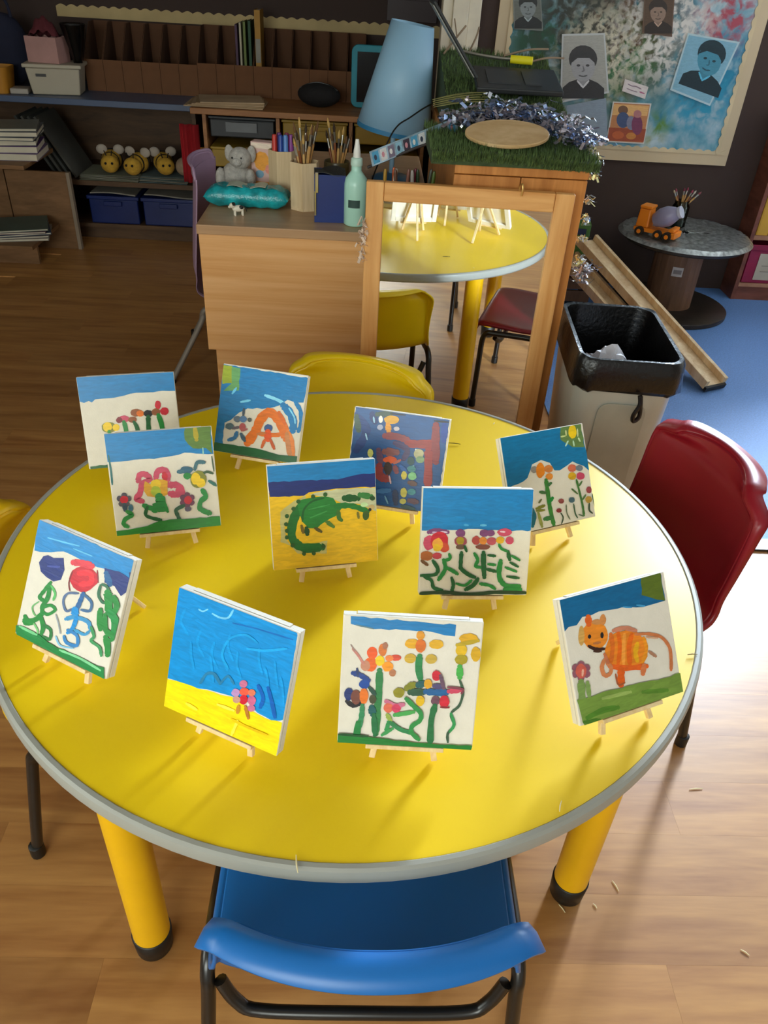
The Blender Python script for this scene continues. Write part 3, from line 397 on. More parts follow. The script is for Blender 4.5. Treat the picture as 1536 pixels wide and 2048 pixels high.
ART[11] = (1095, 1130, 5.486, [F(c8(0, 100, 150), (60, 390), (1230, 40), (1290, 390), (1190, 420), (1050, 460), (880, 460), (700, 490), (560, 510), (480, 550), (380, 570), (320, 660), (230, 680), (150, 740)), F(c8(92, 112, 30), (1020, 110), (1230, 40), (1290, 390), (1200, 380), (1030, 330)), S(c8(70, 165, 215), 20, (980, 440), (1060, 450)), S(c8(60, 150, 200), 18, (830, 460), (920, 465)),
    D(c8(238, 140, 35), 520, 770, 150, 150), D(c8(215, 165, 85), 370, 780, 34, 110), S(c8(228, 100, 30), 70, (445, 570), (450, 650)), D(c8(205, 140, 80), 540, 625, 60, 30), D(c8(215, 140, 75), 605, 600, 34, 60), D(BLK, 458, 785, 18, 24), D(BLK, 595, 770, 18, 34), S(c8(190, 115, 60), 30, (510, 860), (570, 850)), S(c8(60, 30, 20), 34, (450, 890), (520, 920), (620, 920)), S(c8(70, 40, 25), 30, (510, 945), (580, 945)),
    D(c8(238, 135, 30), 860, 930, 235, 220), S(c8(235, 105, 15), 46, (770, 740), (790, 900), (770, 1080)), S(c8(250, 160, 60), 40, (840, 760), (830, 900), (830, 1080)), S(c8(235, 105, 15), 50, (920, 760), (890, 900), (900, 1090)), S(c8(240, 175, 20), 50, (980, 860), (960, 960), (980, 1050)), S(c8(240, 150, 30), 40, (1050, 800), (1080, 920), (1040, 1060)), S(c8(225, 110, 30), 50, (690, 760), (710, 900), (690, 1060)), S(c8(235, 100, 25), 60, (680, 1110), (860, 1130), (1080, 1110)), S(c8(205, 130, 100), 50, (720, 720), (840, 690), (960, 720)), 
    S(c8(205, 120, 70), 34, (960, 760), (1100, 755), (1240, 790), (1330, 900), (1350, 1040), (1350, 1150)), S(c8(210, 160, 125), 22, (1080, 790), (1200, 800)), S(c8(180, 130, 100), 34, (1110, 950), (1180, 1000)), S(c8(215, 130, 80), 44, (620, 1040), (590, 1120), (620, 1210), (680, 1190), (690, 1120), (650, 1080)), S(c8(225, 95, 20), 80, (800, 1140), (800, 1310)), S(c8(170, 90, 50), 20, (740, 1200), (770, 1310), (840, 1290)), S(c8(215, 120, 70), 60, (1050, 1100), (1040, 1190)), S(c8(205, 115, 75), 40, (620, 980), (660, 1070)),
    *petals(c8(150, 90, 105), 360, 1160, 70, 40, 6), D(c8(210, 95, 80), 360, 1160, 60, 80), S(c8(235, 175, 150), 24, (380, 1150), (375, 1210)), S(c8(125, 155, 80), 80, (360, 1280), (370, 1440), (390, 1600)), S(c8(130, 160, 85), 50, (430, 1290), (450, 1440)),
    F(c8(118, 150, 60), (310, 1480), (480, 1440), (600, 1390), (800, 1350), (1000, 1290), (1200, 1260), (1450, 1180), (1490, 1390), (400, 1770)), S(c8(80, 130, 35), 60, (430, 1670), (600, 1590), (760, 1560)), S(c8(90, 135, 40), 50, (1040, 1390), (1300, 1370)), S(c8(150, 175, 90), 40, (600, 1460), (900, 1390)), S(c8(70, 120, 30), 50, (400, 1720), (560, 1700))])
POSE = {1: (-.419, .177, 13, 20), 2: (-.314, -.023, 13.2, 24.3), 3: (-.2, .222, -12.8, 28.7), 4: (.067, .07, -11.5, 21.3), 5: (-.042, -.102, 11.4, 21.1), 6: (.193, -.163, 2.2, 22.9), 7: (.364, .03, 22.1, 32.6), 8: (-.405, -.316, -28.3, 29.3), 9: (-.164, -.437, -25.6, 20.4), 10: (.075, -.453, -2.3, 22.6), 11: (.39, -.384, 22.2, 34.5)}
CLAB = {1: 'a row of small flowers under a blue sky', 2: 'a big pink flower between smaller flowers', 3: 'a blue arch over an orange figure', 4: 'dark blue strokes with red bars', 5: 'a green crocodile on yellow sand', 6: 'four pink flowers on leafy green stems',
        7: 'a yellow sun and tall orange flowers', 8: 'a red flower between two blue tulips', 9: 'blue sky above yellow ground', 10: 'many flowers on wavy green stems', 11: 'an orange striped tiger'}
def ribbon(mb, pts, w, h, put, col, rng):
    n = len(pts); L, Rr = [], []
    for i, p in enumerate(pts):
        d = (pts[min(i+1, n-1)] - pts[max(i-1, 0)]); d = d.normalized() if d.length > 1e-9 else Vector((1, 0, 0)); nn = Vector((-d.y, d.x, 0))
        k = w*.5*(1+rng.uniform(-.14, .14))*(.62 if i in (0, n-1) else 1)
        L.append(p + nn*k); Rr.append(p - nn*k)
    vs = [put(v.x, v.y, h) for v in L] + [put(v.x, v.y, h) for v in Rr]
    mb.add(vs, [(i, n+i, n+i+1, i+1) for i in range(n-1)], col)
    for p, d in ((pts[0], pts[0]-pts[1]), (pts[-1], pts[-1]-pts[-2])):
        a = math.atan2(d.y, d.x); arc = [(p.x + w*.42*math.cos(a+R(t)), p.y + w*.42*math.sin(a+R(t))) for t in range(-90, 91, 30)]
        mb.add([put(x, y, h) for x, y in arc], [tuple(range(len(arc)))], col)
def draw(ops, put, step=4e-5, seed=1, clamp=None):
    mb = MB(); rng = random.Random(seed)
    for i, (kind, col, w, p) in enumerate(ops):
        h = 3e-4 + i*step
        if kind == 's': ribbon(mb, spline([(a, b, 0) for a, b in p], 5), w, h, put, col, rng)
        elif kind == 'd':
            x, y, rx, ry = p; vs = [put(x + rx*(1+rng.uniform(-.07, .07))*math.cos(R(20*k)), y + ry*(1+rng.uniform(-.07, .07))*math.sin(R(20*k)), h) for k in range(18)]
            mb.add(vs, [tuple(range(18))], col)
        else:
            vs = [Vector((a, b, 0)) for a, b in p]
            den = []
            for k in range(len(vs)):
                a, b = vs[k], vs[(k+1) % len(vs)]; m = max(1, int((b-a).length/60))
                for q in range(m):
                    v = a.lerp(b, q/m)
                    if q: v = v + Vector((rng.uniform(-8, 8), rng.uniform(-8, 8), 0))
                    den.append(v)
            tr = tessellate_polygon([den]); mb.add([put(v.x, v.y, h) for v in den], tr, col)
    return mb
for k, (cx, cy, yw, tl) in POSE.items():
    yw, tl = R(yw), R(tl); Rz = Matrix.Rotation(yw, 3, 'Z')
    U = Vector((0, math.sin(tl), math.cos(tl))); Wn = Vector((0, math.cos(tl), -math.sin(tl))); Xv = Vector((1, 0, 0)); b0 = Vector((0, 0, .041))
    org = Vector((cx, cy, TH))
    cv = thing('painted_canvas', 'small square canvas painted with ' + CLAB[k], 'painting', org, yw, 'painted canvases on mini easels')
    def P3(x, u, w): return b0 + Xv*x + U*u + Wn*w
    M3 = Matrix((Xv, Wn, U)).transposed()
    mk('canvas_cloth', MB().box(P3(0, CS/2, .003), (CS, .006, CS), M3), M_white, cv, bevel=.0015)
    for sx in (-1, 1): mk('stretcher_bar', MB().box(P3(sx*(CS/2-.008), CS/2, .0115), (.016, .009, CS-.002), M3), M_white, cv)
    for su in (.008, CS-.008): mk('stretcher_bar', MB().box(P3(0, su, .0115), (CS-.034, .009, .016), M3), M_white, cv)
    ox, oy, sc, ops = ART[k]; wb = org + Rz @ b0; wN = Rz @ Wn; wX = Rz @ Xv; wU = Rz @ U
    def put(zx, zy, h):
        q = on_plane(ox + zx/sc, oy + zy/sc, wb, wN) - wb
        u = max(-CS/2+.0006, min(CS/2-.0006, q.dot(wX))); v = max(.0006, min(CS-.0006, q.dot(wU)))
        return P3(u, v, -h)
    pa = mk('painting', draw(ops, put, seed=k), M_paint, cv)
    # mini easel
    ez = thing('mini_easel', 'mini easel holding the canvas painted with ' + CLAB[k], 'easel', org, yw, 'mini pine easels on the round table')
    wl = CD + .0055
    def foot(x, w): u = (-.037 + w*math.sin(tl))/math.cos(tl); return P3(x, u, w)
    for s in (-1, 1): mk('front_leg', MB().beam(foot(s*.041, wl), P3(s*.009, .145, wl), .008, .007), M_pine_pale, ez, bevel=.0008)
    top = P3(0, .125, wl+.010); mk('rear_leg', MB().beam((0, top.y+.075, .003), top, .008, .006), M_pine_pale, ez, bevel=.0008)
    mk('ledge', MB().box(P3(0, -.0042, .0085), (.100, .019, .006), M3), M_pine_pale, ez, bevel=.0008)
    mk('crossbar', MB().box(P3(0, .118, wl+.0055), (.040, .004, .010), M3), M_pine_pale, ez)
# ------------------------------------------------------------------ splinters on the table
for px, py, ang, ln, cname, col, lab in [(594, 1728, 100, .022, 'pale_splinter', 'ead9a8', 'pale wooden splinter lying across the front rim of the table'), (1121, 1612, 70, .016, 'pale_splinter', 'ead9a8', 'pale wooden splinter on the table before the tiger painting'), (1385, 1309, 5, .016, 'brown_splinter', '8c7a3a', 'short brown splinter on the table edge beside the tiger painting'),
        (909, 887, -8, .026, 'dark_twig', '2c2415', 'dark little twig beside the dark blue and red painting'), (988, 847, 60, .008, 'pale_splinter', 'ead9a8', 'pale wooden crumb on the table edge near the mirror')]:
    p = atz(px, py, TH + .003); one('wood_splinter', MB().tube([(-ln/2, 0, 0), (0, .0006, .0004), (ln/2, 0, 0)], [.0007, .0011, .0006], 6), mat(cname, col, .6), lab, 'splinter', p + Vector((0, 0, 0 if px != 594 else .0005)), R(ang), 'wood splinters')
for px, py, ang, ln in [(1392, 1578, 5, .03), (1231, 1772, -70, .022), (1190, 1812, -60, .01), (1124, 1817, -60, .018), (1490, 1905, -40, .016)]:
    p = atz(px, py, .0016); one('wood_splinter', MB().tube([(-ln/2, 0, 0), (0, .0008, .0003), (ln/2, 0, 0)], [.0008, .0013, .0007], 6), mat('pale_splinter', 'ead9a8', .6), 'tiny pale wooden splinter lying on the oak vinyl floor', 'splinter', p, R(ang), 'splinters on the floor')
# ------------------------------------------------------------------ framed mirror, pine cabinet, desk
mi = thing('framed_mirror', 'tall pine framed mirror standing behind the yellow table', 'mirror', (.27, 1.012, 0), R(-3.6))
mk('stile', MB().bx(-.268, -.222, -.012, .012, 0, .945), M_frame, mi, bevel=.003); mk('stile', MB().bx(.218, .268, -.012, .012, 0, .945), M_frame, mi, bevel=.003)
mk('top_rail', MB().bx(-.2215, .2175, -.012, .012, .898, .945), M_frame_h, mi, bevel=.003); mk('bottom_rail', MB().bx(-.2215, .2175, -.012, .012, .03, .09), M_frame_h, mi, bevel=.003)
mm = bpy.data.materials.new('mirror_glass'); mm.use_nodes = True; b = mm.node_tree.nodes['Principled BSDF']
b.inputs['Metallic'].default_value = 1; b.inputs['Roughness'].default_value = .015; b.inputs['Base Color'].default_value = (.86, .88, .86, 1)
mk('mirror_glass', MB().bx(-.224, .220, .0, .004, .085, .902), mm, mi)
mk('hook', MB().tube(spline([(.125, .0, .944), (.125, -.002, .955), (.128, -.010, .962), (.131, -.016, .955), (.130, -.016, .935)], 4), .0028, 8), mat('brass', 'd9b06a', .3, .8), mi, smooth=True)
pc = thing('pine_cabinet', 'orange pine cabinet topped with artificial turf behind the mirror', 'cabinet')
mk('body', MB().bx(.232, .574, 1.066, 2.02, .02, .968), M_pine, pc); mk('top_board', MB().bx(.228, .578, 1.046, 2.04, .9685, .990), M_pine, pc, bevel=.002)
for x0, x1 in ((.228, .402), (.404, .578)): mk('door', MB().bx(x0, x1, 1.048, 1.0655, .03, .966), M_pine, pc, bevel=.003)
M_turf = mat('turf_backing', '38482a', .95, var=.3, scale=60); M_blade = mat('turf_blade', '4e6434', .8, var=.45, scale=90)
def turf(name, label, x0, x1, y0, y1, zf, n, hang=0.):
    t = thing(name, label, 'turf', (0, 0, 0))
    nx, ny = 12, 12
    m = MB(); top = lambda u, v: (x0+(x1-x0)*u, y0+(y1-y0)*v, zf(u, v)); bot = lambda u, v: (x0+(x1-x0)*u, y0+(y1-y0)*v, min(zf(u, v)-.008, .9915 if zf(0, 0) > .5 else 9))
    m.grid(top, nx, ny)
    ed = [(i/nx, 0) for i in range(nx+1)] + [(1, j/ny) for j in range(1, ny+1)] + [(1-i/nx, 1) for i in range(1, nx+1)] + [(0, 1-j/ny) for j in range(1, ny)]
    k = len(ed); m.add([top(*e) for e in ed] + [bot(*e) for e in ed], [(i, k+i, k+(i+1) % k, (i+1) % k) for i in range(k)]); m.add([bot(*e) for e in ed], [tuple(range(k))])
    mk('backing', m, M_turf, t)
    g = MB(); rng = random.Random(int(x0*1000)+int(y0*100))
    for i in range(n):
        u = rng.random(); v = rng.random()**1.6; p = Vector(top(u, v)) - Vector((0, 0, .003)); h = rng.uniform(.014, .026); a = rng.uniform(0, 6.28); w = .0016
        if v < .06: p.z -= rng.uniform(0, .02); p.y = y0 - .001
        q = p + Vector((math.cos(a)*.007, math.sin(a)*.007 - (.008 if v < .06 else 0), h)); d = Vector((math.sin(a)*w, -math.cos(a)*w, 0))
        g.add([p-d, p+d, q], [(0, 1, 2)])
    o = mk('grass_blade', g, M_blade, t); o['kind'] = 'stuff'
    return t
turf('turf_mat', 'flat artificial turf mat draped on the pine cabinet top', .165, .600, 1.035, 1.43, lambda u, v: 1.016 + .006*math.sin(5*u+3*v), 6500)
turf('turf_mound', 'raised artificial turf mound under the open laptop', .238, .60, 1.445, 2.02, lambda u, v: 1.04 + .115*min(1, max(0, (v-.05)/.85))**1.0 + .005*math.sin(7*u), 5000)
# desk
dk = thing('desk', 'beech laminate desk with art supplies on top', 'desk')
mk('desktop', MB().bx(-.492, .215, 1.245, 2.35, .722, .750), wood('beech_top', 'a98460', 'bd9770', (.7, 18, 10), 2.0, .32, bump=.01, dist=.15), dk, bevel=.003)
mk('front_panel', MB().bx(-.488, .215, 1.252, 1.272, .355, .7215), M_beech, dk, bevel=.002)
mk('lower_panel', MB().bx(-.468, .215, 1.275, 1.295, 0, .72), M_beech, dk); mk('end_panel', MB().bx(.19, .212, 1.30, 2.33, 0, .72), M_beech, dk); mk('back_panel', MB().bx(-.40, .185, 2.31, 2.33, 0, .72), M_beech, dk)
DZ = .7505
# teal pack of wipes
pk = thing('wipes_pack', 'crinkled teal plastic pack of wipes lying on the desk', 'pack', (-.368, 1.475, DZ), R(-2))
rng = random.Random(3)
def pillow(u, v, s=1):
    x = (u-.5)*.262; y = (v-.5)*.105; e = min(1, 9*min(u, 1-u))**.4 * min(1, 5*min(v, 1-v))**.4
    return (x*(1-.04*e), y, .031 + s*(.029*e + .0018*math.sin(37*u+9*v)*e) if True else 0)
mk('wrapper', MB().grid(lambda u, v: pillow(u, v, 1), 36, 12).grid(lambda u, v: pillow(1-u, v, -1), 36, 12), mat('teal_plastic', '159aa2', .22, var=.4, scale=35, bump=.3), pk, smooth=70)
mk('label_flap', MB().grid(lambda u, v: (-.06+.12*u, -.03+.06*v, .0615 + .004*math.sin(9*u)), 12, 6), mat('pale_label', 'b9c2ae', .4), pk, solid=.001)
# tiny toy cow
cw = thing('toy_cow', 'tiny white toy cow with black patches standing on the desk', 'toy', (-.383, 1.36, DZ), R(20))
Mcw = mat('toy_white', 'e8dfcc', .4); Mck = mat('toy_black', '1c1a18', .4)
mk('body', MB().ball((0, 0, .020), (.019, .009, .010), 14), Mcw, cw, smooth=True); mk('head', MB().ball((-.019, -.003, .030), (.009, .007, .008), 12).ball((-.027, -.004, .027), (.005, .005, .004), 10), Mcw, cw, smooth=True)
for x, y in ((-.011, -.006), (-.011, .006), (.012, -.006), (.012, .006)): mk('leg', MB().lathe([(.0026, 0), (.003, .016)], 8, (x, y, 0)), Mcw, cw, smooth=True)
mk('patch', MB().ball((-.015, -.0035, .034), (.007, .0075, .0055), 10), Mck, cw, smooth=True); mk('patch', MB().ball((.008, -.004, .024), (.008, .0065, .006), 10), Mck, cw, smooth=True); mk('tail', MB().tube([(.019, 0, .024), (.024, 0, .018), (.025, 0, .010)], .0013, 6), Mck, cw)
for s in (-1, 1): mk('ear', MB().ball((-.017, -.003+s*.009, .034), (.003, .004, .002), 8), Mck, cw, smooth=True)
# grey soft toy
pt = thing('soft_toy', 'pale grey plush toy slumped behind the teal wipes pack', 'toy', (-.425, 1.63, DZ), 0); pt.scale = (.8, .8, .8)
Mg = mat('grey_plush', 'b9b4ad', .95, var=.2, scale=60, bump=.8)
mk('body', MB().ball((0, 0, .06), (.062, .05, .06), 18), Mg, pt, smooth=True); mk('head', MB().ball((.02, -.012, .135), (.046, .044, .042), 18), Mg, pt, smooth=True); mk('muzzle', MB().ball((.012, -.05, .127), (.022, .018, .017), 12), Mg, pt, smooth=True)
for s in (-1, 1):
    mk('ear', MB().ball((.02+s*.045, .0, .15), (.018, .01, .032), 12), Mg, pt, smooth=True); mk('arm', MB().ball((s*.06, -.025, .06), (.022, .03, .04), 12), Mg, pt, smooth=True)
    mk('foot', MB().ball((s*.045, -.055, .022), (.028, .034, .0215), 12), Mg, pt, smooth=True)
for s in (-1, 1): mk('eye', MB().ball((.012+s*.018, -.052, .143), .004, 8), M_black, pt, smooth=True)
# printed box behind the wipes
pb = thing('printed_box', 'small pink and orange printed carton standing beside the wooden pot', 'box', (-.338, 1.66, DZ), R(-12))
mk('carton', MB().bx(-.036, .036, -.02, .02, 0, .155), mat('pink_card', 'e0b9b0', .5), pb, bevel=.001)
def putb(x, y, h): return (x, -.0203-h, y)
mk('print', draw([F(c8(238, 160, 70), (-.034, .004), (.034, .004), (.034, .035), (-.034, .035)), D(c8(242, 165, 60), .0, .098, .026, .030), D(c8(120, 165, 190), -.008, .058, .014, .012), D(c8(235, 150, 130), .022, .075, .010, .014), F(c8(245, 225, 205), (-.034, .136), (.034, .136), (.034, .152), (-.034, .152))], putb), M_print, pb)
# wooden hexagonal pots
M_potw = wood('pale_pot_wood', 'c9ad84', 'e2c9a2', (14, 14, 1), 3, .6)
def hexpot(label, loc, r, h, rz):
    p = thing('wooden_pot', label, 'pot', loc, rz, 'wooden pots on the desk')
    n = 6
    for k in range(n):
        a0, a1 = R(60*k), R(60*(k+1)); t = .9
        q = [(r*math.cos(a0), r*math.sin(a0)), (r*math.cos(a1), r*math.sin(a1)), (t*r*math.cos(a1), t*r*math.sin(a1)), (t*r*math.cos(a0), t*r*math.sin(a0))]
        mk('panel', MB().prism(q, h-.008, c=(0, 0, .008)), M_potw, p)
    mk('base', MB().prism([(r*.99*math.cos(R(60*k)), r*.99*math.sin(R(60*k))) for k in range(n)], .008), M_potw, p)
    return p
P1, P2 = Vector((-.268, 1.60, DZ)), Vector((-.190, 1.475, DZ))
hexpot('pale wooden hexagonal pot filled with felt tip pens', P1, .047, .145, R(10)); hexpot('pale wooden hexagonal pot filled with paintbrushes', P2, .047, .140, R(25))
for i, (dx, dy, col, nm) in enumerate([(-.024, -.018, 'c8372d', 'red'), (-.004, -.026, '23469c', 'blue'), (.011, -.020, '5f8ed0', 'pale blue'), (.027, -.008, '8d3f8f', 'purple'), (-.012, .012, '6b2d7a', 'violet'), (.012, .014, '92304f', 'plum')]):
    p = one('felt_tip_pen', MB().lathe([(.0075, 0), (.0085, .01), (.0085, .135), (.0078, .138), (.0078, .176), (.006, .182), (.0, .183)], 14), mat('pen_'+nm.replace(' ', '_'), col, .4), nm + ' felt tip pen standing in the wooden hexagonal pot', 'pen', P1 + Vector((dx, dy, .009)), 0, 'felt tip pens in the pot', smooth=50)
M_brw = [wood('brush_handle_%d' % i, a, b, (10, 10, 1), 4, .4) for i, (a, b) in enumerate((('9a6a36', 'c99a5c'), ('6d3a20', '9a5a34'), ('b98d4d', 'dcb67a')))]
M_fer = mat('ferrule', 'b8b6ac', .3, .9)
def brush(name, label, base, tip, r, mi_, group, hair='6b4a2a', cat='brush'):
    base, tip = Vector(base), Vector(tip); d = tip-base; L = d.length
    q = d.to_track_quat('Z', 'Y').to_matrix()
    e = thing(name, label, cat, base, 0, group); e.rotation_euler = q.to_euler()
    mk('handle', MB().lathe([(r*.35, 0), (r*.8, .01), (r*1.0, L*.45), (r*1.15, L*.70), (r*.9, L*.74)], 8), M_brw[mi_], e, smooth=60)
    mk('ferrule', MB().lathe([(r*.92, L*.74), (r*1.05, L*.88)], 8), M_fer, e, smooth=60)
    mk('bristles', MB().lathe([(r*1.0, L*.88), (r*1.3, L*.93), (r*.25, L)], 8), mat('bristle_'+hair, hair, .8), e, smooth=60)
rng = random.Random(11)
def spray(n, c, r, h, spread, name, label, group, z0=.010, rr=.0035, inner=.55):
    for i in range(n):
        a = 2*math.pi*i/n + rng.uniform(-.2, .2); k = rng.uniform(.45, 1); b = c + Vector((-math.cos(a)*r*.25, -math.sin(a)*r*.25, z0)); hh = h*rng.uniform(.85, 1.1)
        brush(name, label, b, b + Vector((math.cos(a)*(r*.25 + spread*k), math.sin(a)*(r*.25 + spread*k*.7), hh)), rr, i % 3, group, ('6b4a2a', '3b2a1a', 'c9a25c')[i % 3])
spray(15, P2, .047, .225, .055, 'paintbrush', 'thin wooden paintbrush standing in the wooden hexagonal pot', 'paintbrushes in the wooden pot')
# blue metal caddy with brushes
P3b = Vector((-.108, 1.375, DZ))
cd_ = thing('blue_caddy', 'dark blue square caddy standing next to the mint bottle', 'container', P3b, R(4))
Mb = mat('dark_blue_metal', '132f74', .35, var=.08)
for a, bb in (((-.046, .046, -.046, -.043), 1), ((-.046, .046, .043, .046), 1), ((-.046, -.043, -.043, .043), 1), ((.043, .046, -.043, .043), 1)): mk('wall', MB().bx(*a, .003, .135), Mb, cd_)
mk('base', MB().bx(-.046, .046, -.046, .046, 0, .003), Mb, cd_)
mk('clip', MB().bx(-.044, -.034, -.050, -.0465, .085, .142).bx(-.046, -.040, -.050, -.0465, .02, .09), mat('chrome', 'c8ccd4', .15, 1.0), cd_, bevel=.001)
mk('lid', MB().grid(lambda u, v: (-.046+.092*u, -.046+.092*v, .137+.005*math.sin(6*u+4*v)), 10, 10), mat('dark_mesh', '3a3a36', .5, .4, bump=.5, scale=80), cd_, solid=.002)
P4 = Vector((-.095, 1.60, DZ))
pj = thing('brush_jar', 'brown jar of brushes standing behind the dark blue caddy', 'jar', P4)
mk('wall', MB().lathe([(.038, 0), (.042, .004), (.042, .115), (.040, .12), (.037, .115), (.037, .006), (0, .006)], 24), mat('olive_glaze', '5b5030', .3, var=.3), pj, smooth=50)
spray(10, P4, .04, .215, .050, 'paintbrush', 'paintbrush with worn bristles standing in the brown jar', 'paintbrushes in the brown jar', z0=.008)
# mint pump bottle
mb_ = thing('spray_bottle', 'mint green bottle with a tall white nozzle next to the mirror frame', 'bottle', (-.028, 1.325, DZ))
mk('bottle', MB().lathe([(.030, 0), (.0345, .004), (.0345, .115), (.031, .132), (.020, .146), (.015, .152), (.015, .166)], 28), mat('mint_plastic', 'b4e4d2', .3, var=.05, spec=.5), mb_, smooth=50)
mk('collar', MB().lathe([(.017, .1665), (.0175, .170), (.0165, .185), (.013, .188)], 24), mat('mint_cap', 'c9e8d8', .4), mb_, smooth=50)
mk('nozzle', MB().lathe([(.011, .1885), (.010, .205), (.0065, .225), (.005, .236), (0, .237)], 20), mat('white_nozzle', 'efeee6', .4), mb_, smooth=50)
mk('label', MB().grid(lambda u, v: (.0349*math.cos(R(-128+60*u)), .0349*math.sin(R(-128+60*u)), .055+.022*v), 12, 2), mat('dark_label', '2f4a44', .6), mb_)
# paint pens box
P5 = Vector((.125, 1.315, DZ))
hb = thing('pen_holder', 'dark open box of paint pens behind the mirror top', 'box', P5)
Mh = mat('dark_card', '241c1c', .7)
for a in ((-.085, .085, -.05, -.047), (-.085, .085, .047, .05), (-.085, -.082, -.047, .047), (.082, .085, -.047, .047)): mk('wall', MB().bx(*a, .003, .10), Mh, hb)
mk('base', MB().bx(-.085, .085, -.05, .05, 0, .003), Mh, hb)
for i, (col, cap) in enumerate((('b58a2c', 'gold'), ('d9d2c4', 'white'), ('c85a28', 'orange'), ('6b4a38', 'brown'), ('8c5a4a', 'tan'), ('7c2038', 'crimson'), ('b9b4b0', 'silver'), ('2f4a30', 'dark green'), ('4a4e40', 'grey green'), ('56702e', 'olive'))):
    x = -.070 + .0148*i; e = one('paint_pen', MB().lathe([(.005, 0), (.006, .01), (.006, .11), (.0052, .118), (.0052, .158), (.003, .166), (0, .167)], 12), mat('paint_pen_'+cap.replace(' ', '_'), col, .35), cap + ' paint pen leaning in the dark open box', 'pen', P5 + Vector((x, -.03 + .012*(i % 3), .006)), 0, 'paint pens in the box', smooth=50)
    e.rotation_euler = (R(3), R(6*math.sin(i*1.7)), 0)
# ------------------------------------------------------------------ blue lamp
lt, lb = aty(826, 47, 1.90), aty(787, 262, 1.90)
la = thing('table_lamp', 'table lamp with tall pale blue cone shade leaning sideways', 'lamp', (lb.x, 1.90, DZ))
dv = (lt-lb); Lh = dv.length; Ms = Matrix.Rotation(math.atan2(dv.x, dv.z), 3, 'Y'); zb = lb.z-DZ
Msh = mat('pale_blue_shade', '98c2de', .45, var=.03)
mk('lamp_shade', MB().lathe([(.128, .012), (.070, Lh)], 48, (0, 0, zb), Ms, cap=False), Msh, la, smooth=60, solid=.003)
mk('shade_rim', MB().lathe([(.1305, 0), (.1305, .014), (.127, .014), (.127, 0), (.1305, 0)], 48, (0, 0, zb), Ms, cap=False), mat('blue_trim', '2f7fae', .5), la, smooth=40)
mk('base', MB().lathe([(.07, 0), (.07, .012), (.055, .02), (.012, .028)], 32), mat('blue_lamp_base', '3c6f96', .4), la, smooth=40); mk('pole', MB().tube([(0, 0, .027), (0, 0, zb+.1)], .009, 12), Msh, la, smooth=True)
cpts = [aty(880, 200, 1.78), aty(850, 215, 1.74), aty(820, 235, 1.70), aty(795, 252, 1.68), aty(775, 285, 1.66)]
one('cable', MB().tube(spline([*cpts, (.02, 1.66, .80), (.03, 1.68, .7535), (.10, 1.72, .7535)], 6), .0025, 8), M_black, 'thin black cable drooping in front of the pale blue lamp shade', 'cable', smooth=True)
# ------------------------------------------------------------------ things on the turf
Mlap = mat('laptop_black', '26282a', .45, var=.1)
lp = thing('laptop', 'open dark laptop lying on the raised turf mound', 'laptop')
ha, hb_ = aty(945, 196, 1.62), aty(862, 50, 1.62)
hx, hz = ha.x, 1.10
mk('keyboard_base', MB().box((hx+.135, 1.65, hz+.018), (.265, .20, .016), rot('X', 11)), Mlap, lp, bevel=.004)
ed = hb_ - ha; Ml = Matrix.Rotation(math.atan2(ed.x, ed.z), 3, 'Y'); 
mk('screen_lid', MB().box(Vector((hx, 1.65, hz+.03)) + Vector((ed.x, 0, ed.z))*.5, (.008, .20, ed.length), Ml), Mlap, lp, bevel=.003)
mk('screen_bezel', MB().box(Vector((hx-.0055, 1.65, hz+.026)) + Vector((ed.x, 0, ed.z))*.5, (.003, .19, ed.length*.94), Ml), mat('grey_lid', '87867f', .4), lp)
for x, y, w in ((.06, 0, .10), (.15, 0, .05)): mk('key_row', MB().box((hx+x+.03, 1.65+y, hz+.0275), (w, .12, .003), rot('X', 11)), mat('key_grey', '35373a', .5), lp)
oc = atz(1010, 276, 1.05)
ws = thing('wood_slice', 'oval pale wooden disc lying on the turf among tinsel', 'wood disc', (.368, 1.150, 1.046)); ws.rotation_euler = (R(9), R(-3), R(8))
mk('face', MB().lathe([(.0, .0), (.098, .0), (.100, .002), (.100, .007), (.098, .009), (0, .009)], 40), wood('slice_wood', 'b58e58', 'd9b98a', (3, 3, 3), 3, .6), ws, smooth=40); ws.scale = (1.12, .95, 1)
# tinsel: crumpled foil strips
def tinsel(name, label, pts, n, spread, L, mats, seed, w=.004):
    rng = random.Random(seed); e = thing(name, label, 'tinsel', (0, 0, 0)); bs = [MB() for _ in mats]
    for i in range(n):
        c = Vector(pts[i % len(pts)]) + Vector((rng.gauss(0, spread[0]), rng.gauss(0, spread[1]), abs(rng.gauss(0, spread[2])))); a = rng.uniform(0, 6.28); k = 7; ll = L*rng.uniform(.5, 1.2); P = []
        for j in range(k): t = j/(k-1)-.5; P.append(c + Vector((math.cos(a)*t*ll + rng.gauss(0, .004), math.sin(a)*t*ll + rng.gauss(0, .004), rng.gauss(0, .004) + .02*(.25-t*t))))
        d = Vector((-math.sin(a), math.cos(a), rng.uniform(-.6, .6))).normalized()*w*rng.uniform(.5, 1.6)
        bs[i % len(mats)].add([p-d for p in P] + [p+d for p in P], [(j, j+1, k+j+1, k+j) for j in range(k-1)])
    for m_, b_ in zip(mats, bs): o = mk('foil_strip', b_, m_, e); o['kind'] = 'stuff'
    return e
Mfb = mat('blue_foil', '9fb2d6', .25, .9, var=.4, scale=50); Mfp = mat('lilac_foil', 'b8acb2', .3, .7, var=.4, scale=50); Mfg = mat('gold_foil', 'd9cf96', .3, .7, var=.3, scale=50)
